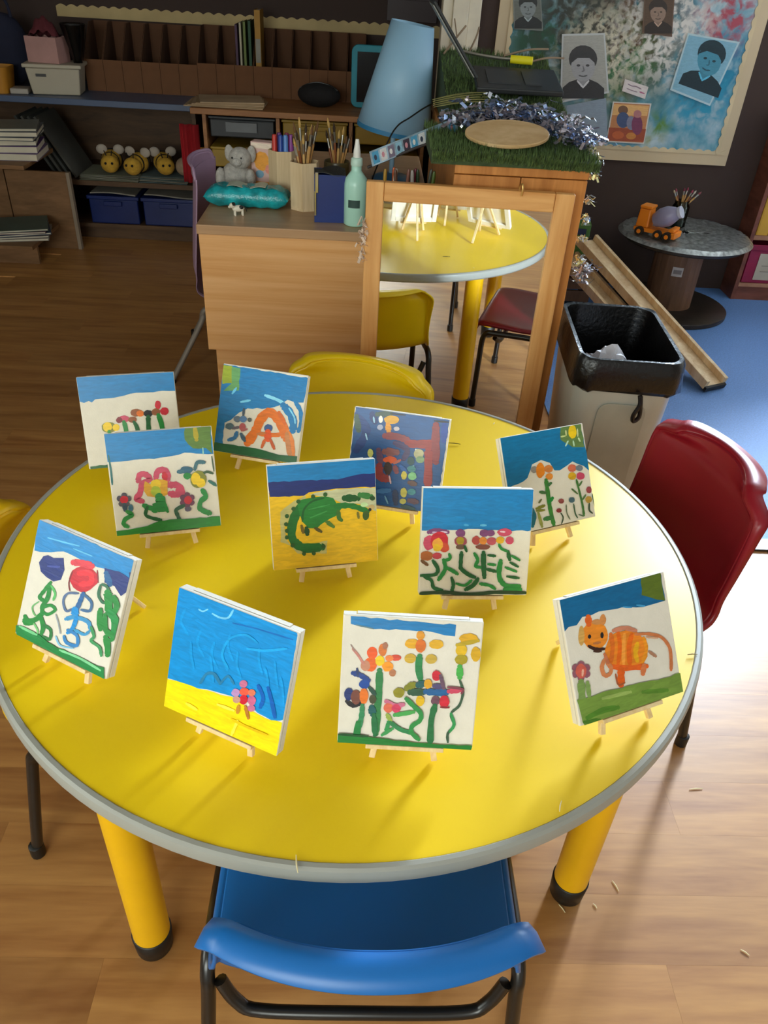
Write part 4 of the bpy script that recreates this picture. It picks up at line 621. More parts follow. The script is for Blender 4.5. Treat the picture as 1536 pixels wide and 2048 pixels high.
tinsel('tinsel_garland', 'tangle of silver, blue and lilac tinsel heaped on the turf', [(.27, 1.30, 1.045), (.33, 1.34, 1.05), (.39, 1.36, 1.055), (.45, 1.36, 1.05), (.50, 1.30, 1.045), (.54, 1.22, 1.04), (.56, 1.15, 1.035)], 420, (.030, .030, .020), .075, [M_silver, Mfb, Mfp], 5)
tinsel('tinsel_strand', 'pale gold and silver tinsel strand hanging over the pine cabinet corner', [(.590, 1.12, 1.02), (.600, 1.10, 1.0), (.605, 1.09, .96), (.600, 1.08, .90), (.600, 1.08, .85), (.602, 1.08, .80), (.603, 1.08, .74)], 70, (.004, .008, .01), .035, [M_silver, Mfg], 8, .0025)
tinsel('tinsel_clump', 'bunch of silver and lilac tinsel dangling beside the wooden ramps', [(.625, 1.10, .70), (.632, 1.11, .68), (.64, 1.12, .715)], 46, (.008, .01, .008), .04, [M_silver, Mfp], 9, .003)
tinsel('tassel', 'cream curled ribbon hanging at the left edge of the mirror frame', [(-.001, 1.016, z) for z in (.835, .82, .80, .78, .76, .74)], 26, (.003, .002, .005), .03, [mat('cream_ribbon', 'dcc4b0', .5)], 10, .0025)
# printed film strip and rod
a, b = aty(742, 312, 1.22), aty(915, 243, 1.34)
stp = thing('printed_strip', 'long pale blue printed strip slanting over the paint pens', 'paper strip')
dirv = (b-a); M_s = mat('strip_blue', 'a9c4d6', .4, var=.5, scale=28)
mk('strip', MB().beam(a + Vector((0, 0, -.008)), b + Vector((0, 0, -.008)), .040, .002, (0, 0, 1)), M_s, stp)
fr_ = dirv.normalized(); nrm = Vector((0, -1, 0)); upv = Vector((0, 0, 1)); upv = (upv - fr_*upv.dot(fr_)).normalized(); nn = fr_.cross(upv)
if nn.y > 0: nn = -nn
def puts(x, y, h): return a + Vector((0, 0, -.008)) + fr_*(x*dirv.length) + upv*((y-.5)*.038) + nn*(.0012+h)
rg = random.Random(2); ops = []
for k in range(11):
    x0 = .02 + k*.088; ops.append(F([c8(85, 165, 205), c8(225, 225, 225), c8(130, 120, 140), c8(150, 195, 215), c8(70, 60, 75)][k % 5], (x0, .08), (x0+.07, .08), (x0+.07, .92), (x0, .92)))
    ops.append(D([c8(60, 70, 90), c8(215, 150, 160), c8(240, 240, 235)][k % 3], x0+.03, .5, .016, .2))
def draw_raw(ops, put):
    mb = MB()
    for i, (kind, col, w, p) in enumerate(ops):
        h = 2e-4+i*4e-5
        if kind == 'f': mb.add([put(x, y, h) for x, y in p], [tuple(range(len(p)))], col)
        else: mb.add([put(p[0]+p[2]*math.cos(R(30*k)), p[1]+p[3]*math.sin(R(30*k)), h) for k in range(12)], [tuple(range(12))], col)
    return mb
mk('print', draw_raw(ops, puts), M_print, stp)
a2, b2 = aty(735, 335, 1.24), aty(930, 262, 1.30)
one('stick', MB().tube([a2, (a2+b2)/2 + Vector((0, 0, .004)), b2], .004, 8), mat('dark_stick', '3a3230', .5), 'dark straight stick slanting beneath the pale blue printed strip', 'stick', smooth=True)
# dried palm leaf
pa_, pb_ = atz(868, 238, 1.055), atz(1000, 190, 1.085)
lf = thing('dried_leaf', 'dried green and brown palm leaf lying on the turf', 'leaf'); dl = pb_-pa_; dl2 = Vector((.17, .035, .02))
Ml1 = mat('dry_leaf', '8a8448', .7, var=.35, scale=30)
for k in range(5):
    s = -.018 + .009*k; st = Vector((.19, 1.47, 1.062)) + Vector((0, s*1.5, 0))
    mk('leaflet', MB().grid(lambda u, v: st + dl2*u + Vector((0, (v-.5)*.02*math.sin(math.pi*min(1, u*.9+.08)) + s*u*1.2, .006*math.sin(3.1*u) + .003*k)), 10, 2), Ml1, lf, solid=.0012)
# foam brush with yellow roller, twigs
yz = Vector((.385, 1.80, 1.158))
rl_ = thing('paint_roller', 'metal handled mini roller with a yellow foam head on the turf', 'paint roller', yz, R(-16))
mk('roller_head', MB().tube([(.07, 0, .006), (.14, 0, .006)], .012, 16), mat('yellow_foam', 'e6d80e', .6), rl_, smooth=50)
mk('handle', MB().tube(spline([(-.11, .012, .018), (-.04, .004, .010), (.03, 0, .006), (.069, 0, .006)], 5), .005, 8), M_fer, rl_, smooth=True)
for i, (p0, p1, lab) in enumerate([((.24, 1.84, 1.163), (.31, 1.90, 1.24), 'thin forked twig sticking up from the turf mound'), ((.33, 1.90, 1.168), (.36, 1.95, 1.235), 'short upright twig on the turf mound behind the roller'), ((.44, 1.86, 1.165), (.60, 1.94, 1.185), 'long pale twig lying behind the yellow roller head'), ((.50, 1.78, 1.155), (.64, 1.86, 1.168), 'brown twig lying beside the yellow roller head')]):
    p0, p1 = Vector(p0), Vector(p1); m = (p0+p1)/2 + Vector((.006, 0, .008)); mbk = MB().tube(spline([p0, m, p1], 5), .0032, 7)
    if i == 0: mbk.tube([m, m + Vector((-.012, .01, .05))], .002, 6)
    one('twig', mbk, mat('twig_bark', '8d7860', .8, var=.3), lab, 'twig', smooth=True)
# ------------------------------------------------------------------ lilac chair behind the desk
chair('plastic_chair', 'pale lilac chair with grey legs standing behind the desk', (-.485, 1.93, 0), R(-90), 'b596b0', tube=mat('grey_tube', '8d857a', .35, .3), colname='lilac_chair_plastic', sz=.335, top=.79, cw=.15, rear=-.25, fl=.3, lean=.14)
# ------------------------------------------------------------------ waste bin
bn = thing('waste_bin', 'pale grey waste bin lined with a black bag beside the mirror', 'bin', (.728, .965, 0), R(-4))
M_bin = mat('grey_bin_plastic', 'b9bbb0', .4, var=.03)
def ringrect(w, d, r, z): return [(x, y, z) for x, y in rrect(w, d, r, 6)]
def loft(rings, cap0=True, cap1=False):
    n = len(rings[0]); vs = [v for q in rings for v in q]; fs = [(i*n+k, i*n+(k+1) % n, (i+1)*n+(k+1) % n, (i+1)*n+k) for i in range(len(rings)-1) for k in range(n)]
    if cap0: fs.append(tuple(range(n-1, -1, -1)))
    if cap1: fs.append(tuple(range((len(rings)-1)*n, len(rings)*n)))
    return MB().add(vs, fs)
mk('body', loft([ringrect(.215, .33, .045, 0), ringrect(.222, .337, .045, .01), ringrect(.272, .405, .05, .57), ringrect(.262, .395, .05, .57), ringrect(.216, .325, .045, .012)], True, True), M_bin, bn, smooth=40)
mk('front_panel', MB().prism([(x, y) for x, y in rrect(.13, .34, .03, 5)], .004, Matrix.Rotation(R(90+3.4), 3, 'X') , (0, -.188, .30)), mat('grey_bin_panel', 'a9aa9c', .5), bn, bevel=.001)
rng = random.Random(21); N = 28
def wav(w, d, r, z, amp): return [(x*(1+rng.uniform(-amp, amp)), y*(1+rng.uniform(-amp, amp)), z+rng.uniform(-amp, amp)*.25) for x, y in rrect(w, d, r, 6)]
M_bag = mat('black_bag', '08080a', .30, var=.3, scale=14, bump=.35, spec=.5)
mk('bin_liner', loft([wav(.285, .418, .05, .505, .02), wav(.298, .43, .05, .515, .015), wav(.292, .424, .05, .55, .012), wav(.286, .418, .05, .585, .008), wav(.276, .408, .05, .596, .006), wav(.258, .39, .05, .594, .006), wav(.25, .38, .05, .54, .01), wav(.235, .355, .05, .42, .012), wav(.225, .34, .05, .30, .012)], False, True), M_bag, bn, smooth=50, solid=.0015)
mk('bag_knot', MB().tube(spline([(.03, -.222, .51), (.034, -.228, .485), (.024, -.230, .455), (.028, -.230, .437), (.040, -.230, .452), (.036, -.228, .485), (.032, -.224, .508)], 4), .006, 8), M_bag, bn, smooth=True)
rp = random.Random(4)
one('crumpled_paper', MB().grid(lambda u, v: (.655+.11*u + rp.gauss(0, .004), .90+.10*v + rp.gauss(0, .004), .505 + .05*math.sin(math.pi*u)*math.sin(math.pi*v) + rp.gauss(0, .005)), 8, 8), mat('white_paper', 'd9d9e2', .7), 'crumpled white paper inside the black lined bin', 'paper', solid=.001)
one('paper_filling', MB().grid(lambda u, v: (.632+.16*u + rp.gauss(0, .003), .84+.24*v + rp.gauss(0, .003), .455 + .035*math.sin(math.pi*u)*math.sin(math.pi*v) + rp.gauss(0, .006)), 10, 10), mat('dark_rubbish', '2b2b30', .7), 'dark crumpled rubbish deep inside the black lined bin', 'rubbish', solid=.002)
# ------------------------------------------------------------------ cable spool table
sp = thing('cable_spool', 'wooden cable spool used as a low table on the carpet', 'spool table', (1.575, 2.77, .006))
M_spw = wood('spool_wood', '5e422e', '7d5a40', (6, 6, 1), 3, .6); M_spd = wood('spool_dark', '1e1a17', '332b25', (4, 4, 4), 3, .4)
mk('base_disc', MB().lathe([(.292, 0), (.298, .004), (.298, .022), (.292, .026)], 64), M_spd, sp, smooth=40); mk('top_disc', MB().lathe([(.292, .344), (.298, .348), (.298, .366), (.292, .370)], 64), M_spd, sp, smooth=40)
for k in range(12):
    a0, a1 = R(30*k+.1), R(30*k+29.9); r0, r1 = .098, .118
    mk('drum_stave', MB().prism([(r1*math.cos(a0), r1*math.sin(a0)), (r1*math.cos((a0+a1)/2)*1.005, r1*math.sin((a0+a1)/2)*1.005), (r1*math.cos(a1), r1*math.sin(a1)), (r0*math.cos(a1), r0*math.sin(a1)), (r0*math.cos(a0), r0*math.sin(a0))], .317, c=(0, 0, .0265)), M_spw, sp)
lw = aty(1348, 556, 2.655)
mk('sticker', MB().grid(lambda u, v: (.122*math.cos(R(-118+24*u)), .122*math.sin(R(-118+24*u)), .20+.045*v), 6, 1), mat('sticker_white', 'b9b2aa', .5), sp, solid=.001); mk('sticker_print', MB().grid(lambda u, v: (.1232*math.cos(R(-115+18*u)), .1232*math.sin(R(-115+18*u)), .212+.02*v), 6, 1), mat('sticker_grey', '7d7672', .6), sp)
rf = random.Random(12)
def foil(u, v):
    r = .02 + .30*v; a = 2*math.pi*u; z = .3785 + rf.uniform(0, .007)*(v < .97); 
    if v > .97: z -= .012
    return (r*math.cos(a), r*math.sin(a), z)
fo = one('foil_sheet', MB().grid(foil, 72, 16), mat('crinkled_foil', 'a9adab', .28, .75, var=.5, scale=45, bump=.5), 'crinkled silver plastic sheet covering the cable spool top', 'foil sheet', (1.575, 2.77, .006), smooth=35)
# toy cement truck
tk = thing('toy_truck', 'orange toy cement mixer truck parked on the cable spool', 'toy truck', (1.385, 2.665, .392), R(-38))
Mo = mat('orange_toy', 'e07e18', .35, var=.06); Mgt = mat('grey_toy', '8d88a0', .35)
mk('chassis', MB().bx(-.095, .095, -.038, .038, .018, .036), Mo, tk, bevel=.003); mk('cab', MB().box((-.058, 0, .078), (.062, .078, .082), None, None, .86), Mo, tk, bevel=.006); mk('roof', MB().bx(-.085, -.028, -.036, .036, .120, .132), Mo, tk, bevel=.003)
mk('window', MB().bx(-.0925, -.0895, -.028, .028, .072, .100), mat('toy_window', '3b4658', .2), tk); mk('bumper', MB().bx(.088, .112, -.045, .045, .012, .040), Mo, tk, bevel=.005); mk('rear_guard', MB().bx(.075, .10, -.04, .04, .0405, .055), Mo, tk, bevel=.003)
Md = Matrix.Rotation(R(62), 3, 'Y'); mk('mixer_drum', MB().lathe([(.012, -.055), (.030, -.05), (.045, -.015), (.045, .02), (.030, .055), (.022, .065)], 24, (.030, 0, .093), Md), Mgt, tk, smooth=50); mk('drum_mouth', MB().lathe([(.026, .0655), (.028, .08)], 20, (.030, 0, .093), Md), mat('toy_pale', 'c6c9d8', .3), tk, smooth=50)
for x in (-.06, .03, .075):
    for s in (-1, 1): w_ = mk('wheel', MB().tube([(x, s*.040, .021), (x, s*.056, .021)], .021, 18), M_black, tk, smooth=50); mk('hub', MB().tube([(x, s*.0565, .021), (x, s*.058, .021)], .010, 12), Mo, w_)
# jar with brushes
jc = Vector((1.555, 2.86, .392))
jr = thing('glass_jar', 'glass jar of brushes standing on the cable spool', 'jar', jc)
mk('glass', MB().lathe([(.036, 0), (.041, .004), (.041, .095), (.034, .108), (.034, .122), (.031, .122), (.031, .108), (.038, .094), (.038, .006), (0, .006)], 28), glass_mat('jar_glass', 'b9c2bf', .05), jr, smooth=50); mk('water', MB().lathe([(.0, .007), (.0375, .007), (.0375, .05), (0, .05)], 28), mat('murky_water', '6d706a', .1, spec=.5), jr, smooth=40)
for i, (dx, dy, col) in enumerate([(-.06, -.01, 'b9a98c'), (-.045, .01, '8a3a48'), (-.01, -.01, '7a2a40'), (.015, .01, '8a3048'), (.05, -.01, 'c9c0ac'), (.085, .01, '8a4a50'), (.03, -.02, 'a04058')]):
    brush('paintbrush', 'short paintbrush standing in the glass jar on the spool', jc + Vector((-dx*.2, -dy*.2, .055)), jc + Vector((dx, dy, .185 - .25*abs(dx))), .004, i % 3, 'brushes in the glass jar', col)
# ------------------------------------------------------------------ wooden ramps, crate and small toys
M_rampw = wood('ramp_wood', 'c4a074', 'e6cfa6', (8, 8, 1), 3, .55)
def ramp(label, top, bot, w):
    top, bot = Vector(top), Vector(bot); d = bot-top; L = d.length
    e = thing('wooden_ramp', label, 'ramp', bot, 0, 'wooden marble ramps'); dr = (top-bot).normalized(); sd = dr.cross(Vector((0, 0, 1))).normalized(); up = sd.cross(dr)
    mk('channel_board', MB().beam(up*.006, dr*L + up*.006, w, .012, sd), M_rampw, e, bevel=.001)
    for s in (-1, 1): mk('side_rail', MB().beam(sd*(s*(w/2+.009)) + up*.02, dr*L + sd*(s*(w/2+.009)) + up*.02, .018, .040, sd), M_rampw, e, bevel=.002)
    mk('end_shadow', MB().beam(up*.004 - dr*.012, up*.004, w+.03, .02, sd), M_black, e)  # black bar standing in for the shadow beneath the ramp end
rb, rtp = Vector((1.485, 1.83, .020)), Vector((1.07, 2.70, .335))
ramp('long wooden channel ramp sloping down to the blue carpet', rtp, rb, .085)
ramp('second wooden channel ramp partly hidden behind the bin', (.985, 2.66, .262), (1.32, 1.98, .022), .075)
cb = thing('wooden_crate', 'low wooden crate propping up the wooden ramps', 'crate', (1.0, 2.84, .006))
for z in (.02, .085, .15): mk('slat', MB().bx(-.16, .16, -.10, -.085, z, z+.055), M_spw, cb); mk('slat', MB().bx(-.16, .16, .085, .10, z, z+.055), M_spw, cb)
for x in (-.16, .148):
    mk('end_board', MB().bx(x, x+.012, -.0845, .0845, 0, .215), M_spw, cb)
mk('lid_board', MB().bx(-.162, .162, -.102, .102, .2155, .228), M_spw, cb)
g1 = thing('toy_robot', 'green toy block with dark visor on the wooden crate', 'toy', (1.075, 2.87, .2345), R(-10)); Mgn = mat('green_toy', '4f7a34', .45)
mk('body', MB().bx(-.05, .05, -.035, .035, 0, .09), Mgn, g1, bevel=.006); mk('head', MB().bx(-.055, .055, -.04, .04, .0905, .155), Mgn, g1, bevel=.006); mk('visor', MB().bx(-.035, .035, -.043, -.0405, .10, .13), mat('visor_navy', '2c3350', .3), g1)
for s in (-1, 1): mk('horn', MB().lathe([(.008, 0), (.003, .03)], 10, (s*.03, 0, .156)), Mgn, g1)
one('toy_brick', MB().bx(-.03, .03, -.022, .022, 0, .045).lathe([(.009, .045), (.009, .052)], 14, (-.014, 0, 0)).lathe([(.009, .045), (.009, .052)], 14, (.014, 0, 0)), mat('red_toy', '9a1f30', .4), 'small red toy brick lying on the wooden crate', 'toy', (.945, 2.80, .2345), R(20), bevel=.001)
# ------------------------------------------------------------------ low bookcase under the window
M_rb = wood('red_brown_wood', '5e3224', '8a5240', (2, 2, 6), 2, .5); M_rbe = wood('red_brown_edge', '9a6a50', 'b98a6c', (3, 3, 3), 2, .5)
bk = thing('low_bookcase', 'red brown low bookcase standing under the window', 'bookcase', (0, 0, .006))
bx0, bx1, by0, by1 = 1.985, 3.1, 2.94, 3.095
mk('side_panel', MB().bx(bx0, bx0+.022, by0, by1, 0, .88), M_rb, bk, bevel=.002); mk('side_panel', MB().bx(bx1-.022, bx1, by0, by1, 0, .88), M_rb, bk); mk('plinth', MB().bx(bx0+.0225, bx1-.0225, by0+.004, by1, 0, .07), M_rb, bk)
mk('shelf', MB().bx(bx0+.0225, bx1-.0225, by0+.002, by1, .0705, .09), M_rbe, bk); mk('shelf', MB().bx(bx0+.0225, bx1-.0225, by0+.002, by1, .315, .337), M_rbe, bk); mk('top', MB().bx(bx0-.01, bx1+.01, by0-.01, by1, .8805, .905), M_rb, bk); mk('back_panel', MB().bx(bx0+.0225, bx1-.0225, by1-.008, by1-.001, .091, .314), M_rb, bk); mk('back_panel', MB().bx(bx0+.0225, bx1-.0225, by1-.008, by1-.001, .338, .88), M_rb, bk)
Mrt = mat('crimson_tray', '8a1238', .4)
for i in range(3):
    e = thing('storage_tray', ['crimson storage tray with a white label in the low bookcase', 'crimson storage tray next to the labelled tray', 'crimson storage tray at the far end of the low bookcase'][i], 'tray', (bx0+.03+.33*i, 0, .0975), 0, 'crimson trays')
    mk('tub', MB().bx(.0, .31, by0+.004, by1-.012, 0, .185), Mrt, e, bevel=.004); mk('rim', MB().bx(-.002, .312, by0-.004, by0+.0035, .172, .20), Mrt, e, bevel=.002)
    if i == 0:
        mk('label_card', MB().bx(.055, .20, by0+.0005, by0+.0035, .018, .155), mat('tray_label', 'b0a694', .6), e)
        mk('label_line', MB().bx(.08, .17, by0, by0+.0004, .09, .095).bx(.08, .16, by0, by0+.0004, .06, .065), mat('label_grey', '8a8274', .6), e)
Myf = mat('yellow_file', 'c9982a', .5)
for i in range(4):
    e = thing('yellow_folder', ['yellow folder standing at the side panel of the low bookcase', 'yellow folder leaning on its neighbour in the low bookcase', 'thick yellow folder in the middle of the low bookcase', 'yellow folder at the end of the folder row'][i], 'folder', (bx0+.03+.075*i, by0+.01, .344), 0, 'yellow folders in the low bookcase')
    mk('cover', MB().bx(0, .004, 0, .13, 0, .30).bx(.056, .060, 0, .13, 0, .30), Myf, e); mk('spine', MB().bx(.0045, .0555, -.001, .003, 0, .30), Myf, e); mk('pages', MB().bx(.0045, .0555, .0035, .125, .01, .29), mat('file_paper', 'cfc6ae', .8), e)
# ------------------------------------------------------------------ display board
bd = thing('display_board', 'large painted display board with scalloped cream border', 'display board')
YB = 3.094; zb0 = .637
mk('backing', MB().bx(.578, 1.812, YB-.010, YB, zb0, 2.05), mat('cream_backing', 'cbb795', .7, var=.05, scale=4), bd)
pm2 = bpy.data.materials.new('splattered_paint'); n, l = nodes_of(pm2); b = n['Principled BSDF']; b.inputs['Roughness'].default_value = .7
tc = n.new('ShaderNodeTexCoord')
def noise(sc, det=6, off=(0, 0, 0), dist=.5):
    mp = n.new('ShaderNodeMapping'); mp.inputs['Location'].default_value = off; l.new(tc.outputs['Object'], mp.inputs['Vector']); z = n.new('ShaderNodeTexNoise'); z.inputs['Scale'].default_value = sc; z.inputs['Detail'].default_value = det; z.inputs['Distortion'].default_value = dist; l.new(mp.outputs['Vector'], z.inputs['Vector']); return z
def ramp2(src, p0, p1):
    r_ = n.new('ShaderNodeMapRange'); r_.inputs['From Min'].default_value = p0; r_.inputs['From Max'].default_value = p1; l.new(src, r_.inputs['Value']); return r_.outputs['Result']
base = n.new('ShaderNodeValToRGB'); nz0 = noise(9, 9); e_ = base.color_ramp.elements; e_[0].position = .32; e_[0].color = lin('2f7f96'); e_[1].position = .72; e_[1].color = lin('c4d4d6')
for p_, c_ in ((.45, '6fa3b4'), (.53, '8fb0bd')): q = e_.new(p_); q.color = lin(c_)
l.new(nz0.outputs['Fac'], base.inputs['Fac']); cur = base.outputs['Color']
def blot(cx, cz, rad, col, sc, off, lo=.42, hi=.58):
    global cur
    vm = n.new('ShaderNodeVectorMath'); vm.operation = 'DISTANCE'; l.new(tc.outputs['Object'], vm.inputs[0]); vm.inputs[1].default_value = (cx, YB-.012, cz)
    fall = n.new('ShaderNodeMapRange'); fall.inputs['From Min'].default_value = rad; fall.inputs['From Max'].default_value = rad*.35; l.new(vm.outputs['Value'], fall.inputs['Value'])
    z = noise(sc, 8, off); mr = ramp2(z.outputs['Fac'], lo, hi); mu = n.new('ShaderNodeMath'); mu.operation = 'MULTIPLY'; l.new(fall.outputs['Result'], mu.inputs[0]); l.new(mr, mu.inputs[1])
    mx = n.new('ShaderNodeMix'); mx.data_type = 'RGBA'; l.new(mu.outputs['Value'], mx.inputs[0]); l.new(cur, mx.inputs[6]); mx.inputs[7].default_value = lin(col); cur = mx.outputs[2]
def bpx(px, py): q = aty(px, py, YB-.012); return q.x, q.z
for (px, py), rad, col, sc, off in [((1240, 110), .38, '4a5a30', 14, (3, 0, 1)), ((1260, 40), .34, '5a3c26', 16, (7, 0, 2)), ((1080, 90), .26, '2f5a44', 18, (1, 0, 5)), ((1255, 130), .20, '2f6a3a', 20, (9, 0, 3)), ((1440, 140), .26, '1e7fa0', 16, (2, 0, 9)), ((1400, 200), .20, '2a94b4', 24, (5, 0, 5)), ((1455, 30), .20, 'a84a58', 22, (4, 0, 4)), ((1310, 275), .07, '8a8a18', 8, (6, 0, 6)), ((1320, 245), .08, '5f8a40', 10, (6, 0, 2)), ((1150, 20), .30, '3a3e36', 20, (8, 0, 8)), ((1330, 60), .30, 'd8d4cc', 34, (8, 0, 1)), ((1200, 110), .24, 'd0c8ae', 40, (2, 0, 2))]: x_, z_ = bpx(px, py); blot(x_, z_, rad, col, sc, off, *((.34, .5) if col in ('5a3c26', '3a3e36', '4a5a30', '2f5a44') else (.42, .58)))
l.new(cur, b.inputs['Base Color'])
mk('painted_paper', MB().bx(.635, 1.755, YB-.012, YB-.0102, zb0+.055, 1.99), pm2, bd)
# scalloped inner trim: cream strip with a wavy inner edge
Msc = mat('scallop_trim', 'd0bd98', .7)
def scallop(p0, p1, inward, w, amp=.010, per=.045):
    p0, p1, iw = Vector(p0), Vector(p1), Vector(inward); L = (p1-p0).length; d = (p1-p0)/L; m = int(L/per)*6; poly = [p0, p1]; inner = []
    for i in range(m+1): t = L*i/m; inner.append(p0 + d*t + iw*(w + amp*abs(math.sin(math.pi*t/per))))
    vs = []; fs = []
    for i, q in enumerate(inner): t = L*i/m; o_ = p0 + d*t; vs += [o_, q, o_ + Vector((0, -.0012, 0)), q + Vector((0, -.0012, 0))]
    for i in range(m): a = 4*i; fs += [(a+2, a+6, a+7, a+3), (a+1, a+3, a+7, a+5), (a, a+1, a+5, a+4), (a, a+4, a+6, a+2)]
    return MB().add(vs, fs)
ys = YB-.0125
mk('scalloped_trim', scallop((.60, ys, zb0+.05), (1.79, ys, zb0+.05), (0, 0, 1), .012), Msc, bd); mk('scalloped_trim', scallop((1.762, ys-.0015, zb0+.05), (1.762, ys-.0015, 1.99), (-1, 0, 0), .012), Msc, bd); mk('scalloped_trim', scallop((.628, ys-.0015, zb0+.05), (.628, ys-.0015, 1.99), (1, 0, 0), .012), Msc, bd)
# prints pinned to the board
YP = YB-.020
def pinned(name, label, cat, quad, border, ops, ground):
    Q = [aty(x, y, YP) for x, y in quad]; c = sum(Q, Vector())/4
    e = thing(name, label, cat, c, 0, 'prints pinned to the display board')
    mk('sheet', MB().add([q-c + Vector((0, .0, 0)) for q in Q] + [q-c + Vector((0, .0012, 0)) for q in Q], [(0, 1, 2, 3), (7, 6, 5, 4), (0, 4, 5, 1), (1, 5, 6, 2), (2, 6, 7, 3), (3, 7, 4, 0)]), mat('print_'+border, border, .5, var=.03), e)
    cx = sum(q[0] for q in quad)/4; cy = sum(q[1] for q in quad)/4
    def put(x, y, h): q = aty(x, y, YP) - c; return Vector((q.x, -.0003-h, q.z))
    mb = MB()
    g = [(cx+(x-cx)*.93, cy+(y-cy)*.94) for x, y in quad]; mb.add([put(x, y, 1e-4) for x, y in g], [(0, 1, 2, 3)], lin(ground))
    for i, (kind, col, w, p) in enumerate(ops):
        h = 2e-4+6e-5*i
        if kind == 'f': tr = tessellate_polygon([[Vector((x, y, 0)) for x, y in p]]); mb.add([put(x, y, h) for x, y in p], tr, col)
        elif kind == 'd': mb.add([put(p[0]+p[2]*math.cos(R(20*k)), p[1]+p[3]*math.sin(R(20*k)), h) for k in range(18)], [tuple(range(18))], col)
        else: ribbon(mb, spline([(a, b_, 0) for a, b_ in p], 4), w, h, put, col, random.Random(i))
    mk('print', mb, M_print, e)
G = lambda v: c8(v, v, v)
def portrait(x, y, s, tint=(1, 1, 1), a=0):
    T = lambda v: c8(v*tint[0], v*tint[1], v*tint[2]); r = lambda dx, dy: (x + s*(dx*math.cos(R(a)) - dy*math.sin(R(a))), y + s*(dx*math.sin(R(a)) + dy*math.cos(R(a))))
    return [F(T(55), *[r(*p) for p in ((-46, 62), (-44, 38), (-30, 26), (-12, 20), (0, 34), (14, 20), (32, 28), (46, 40), (46, 62))]), F(T(150), *[r(*p) for p in ((-12, 16), (12, 16), (12, 28), (0, 36), (-12, 28))]), D(T(62), *r(0, -24), 31*s, 30*s), D(T(165), *r(0, -8), 26*s, 33*s), F(T(60), *[r(*p) for p in ((-27, -14), (-22, -36), (0, -42), (22, -36), (27, -14), (14, -26), (-12, -26))]),
            D(T(70), *r(-10, -10), 4*s, 2.6*s), D(T(70), *r(10, -10), 4*s, 2.6*s), S(T(120), 3*s, r(0, -8), r(2, 1), r(-2, 3)), S(T(95), 3.2*s, r(-8, 12), r(0, 14), r(8, 12)), S(T(215), 4*s, r(-12, 24), r(0, 38)), S(T(215), 4*s, r(12, 24), r(0, 38))]
pinned('photograph', 'black and white child portrait photo pinned beside the small white label', 'photograph', [(1124, 68), (1210, 66), (1218, 186), (1120, 206)], 'c2c6c4', portrait(1166, 140, .92), 'a9a89e')
pinned('photograph', 'blue tinted child portrait photo pinned at a tilt near the board edge', 'photograph', [(1376, 66), (1480, 84), (1420, 212), (1340, 180)], 'b4ccd2', portrait(1416, 128, .92, (.42, .86, 1.0), 20), '7fb0c4')
pinned('photograph', 'dark portrait photo pinned high up next to the white door post', 'photograph', [(1026, 0), (1082, -6), (1086, 62), (1028, 58)], '7a807a', portrait(1056, 20, .6, (.8, .85, .85)), '6a6e66')
pinned('photograph', 'brown toned portrait photo pinned at the top middle of the board', 'photograph', [(1290, -20), (1350, -16), (1344, 74), (1284, 66)], '6a5240', portrait(1316, 30, .6, (.9, .75, .65)), '5a4636')
pinned('picture_card', 'colourful picture card with white border pinned below the small label', 'picture', [(1226, 203), (1303, 207), (1288, 288), (1212, 284)], 'd0ccc4', [F(c8(160, 75, 45), (1218, 255), (1292, 258), (1287, 284), (1215, 281)), F(c8(225, 175, 110), (1228, 208), (1298, 212), (1294, 232), (1224, 230)), D(c8(120, 85, 60), 1246, 220, 10, 9), D(c8(70, 85, 120), 1246, 240, 13, 16), D(c8(130, 130, 150), 1262, 246, 9, 14), D(c8(125, 60, 90), 1274, 250, 11, 20), D(c8(180, 120, 120), 1275, 228, 8, 8), D(c8(190, 95, 50), 1236, 270, 12, 8), D(c8(200, 130, 60), 1262, 272, 10, 7)], 'c08050')
pinned('name_label', 'small white handwritten label pinned above the colourful picture card', 'label', [(1250, 158), (1297, 174), (1290, 198), (1244, 182)], 'd8d0cc', [S(c8(140, 120, 130), 2.2, (1256, 168), (1264, 172), (1272, 173), (1282, 178)), S(c8(150, 130, 135), 2, (1254, 177), (1264, 181), (1274, 184)), S(c8(180, 100, 130), 3, (1280, 184), (1288, 187))], 'dcd2ce')
pinned('paper_sheet', 'plain grey blue paper sheet pinned beneath the child portrait', 'paper', [(1128, 212), (1212, 196), (1216, 288), (1140, 296)], '8e9da9', [], '8e9da9')
# ------------------------------------------------------------------ blue topped shelf unit on the far wall
Mds = wood('dark_shelf_wood', '4a3524', '65492f', (2, 10, 10), 2, .6)
su = thing('shelf_unit', 'low open shelf unit with a blue grey worktop at the far wall', 'shelf')
mk('worktop', MB().bx(-2.25, -.905, 3.40, 4.03, .700, .730), mat('blue_grey_top', '4f5d78', .4, var=.05), su, bevel=.003)
mk('side_panel', MB().bx(-2.25, -2.23, 3.45, 4.0, 0, .6995), Mds, su); mk('side_panel', MB().bx(-.93, -.91, 3.45, 4.0, 0, .6995), Mds, su); mk('back_panel', MB().bx(-2.2295, -.9305, 3.98, 3.995, 0, .699), Mds, su)
mk('shelf', MB().bx(-2.2295, -.9305, 3.46, 3.979, .295, .320), Mds, su); mk('shelf', MB().bx(-2.2295, -.9305, 3.46, 3.979, .07, .09), Mds, su); mk('plinth', MB().bx(-2.2295, -.9305, 3.50, 3.52, 0, .0695), Mds, su)
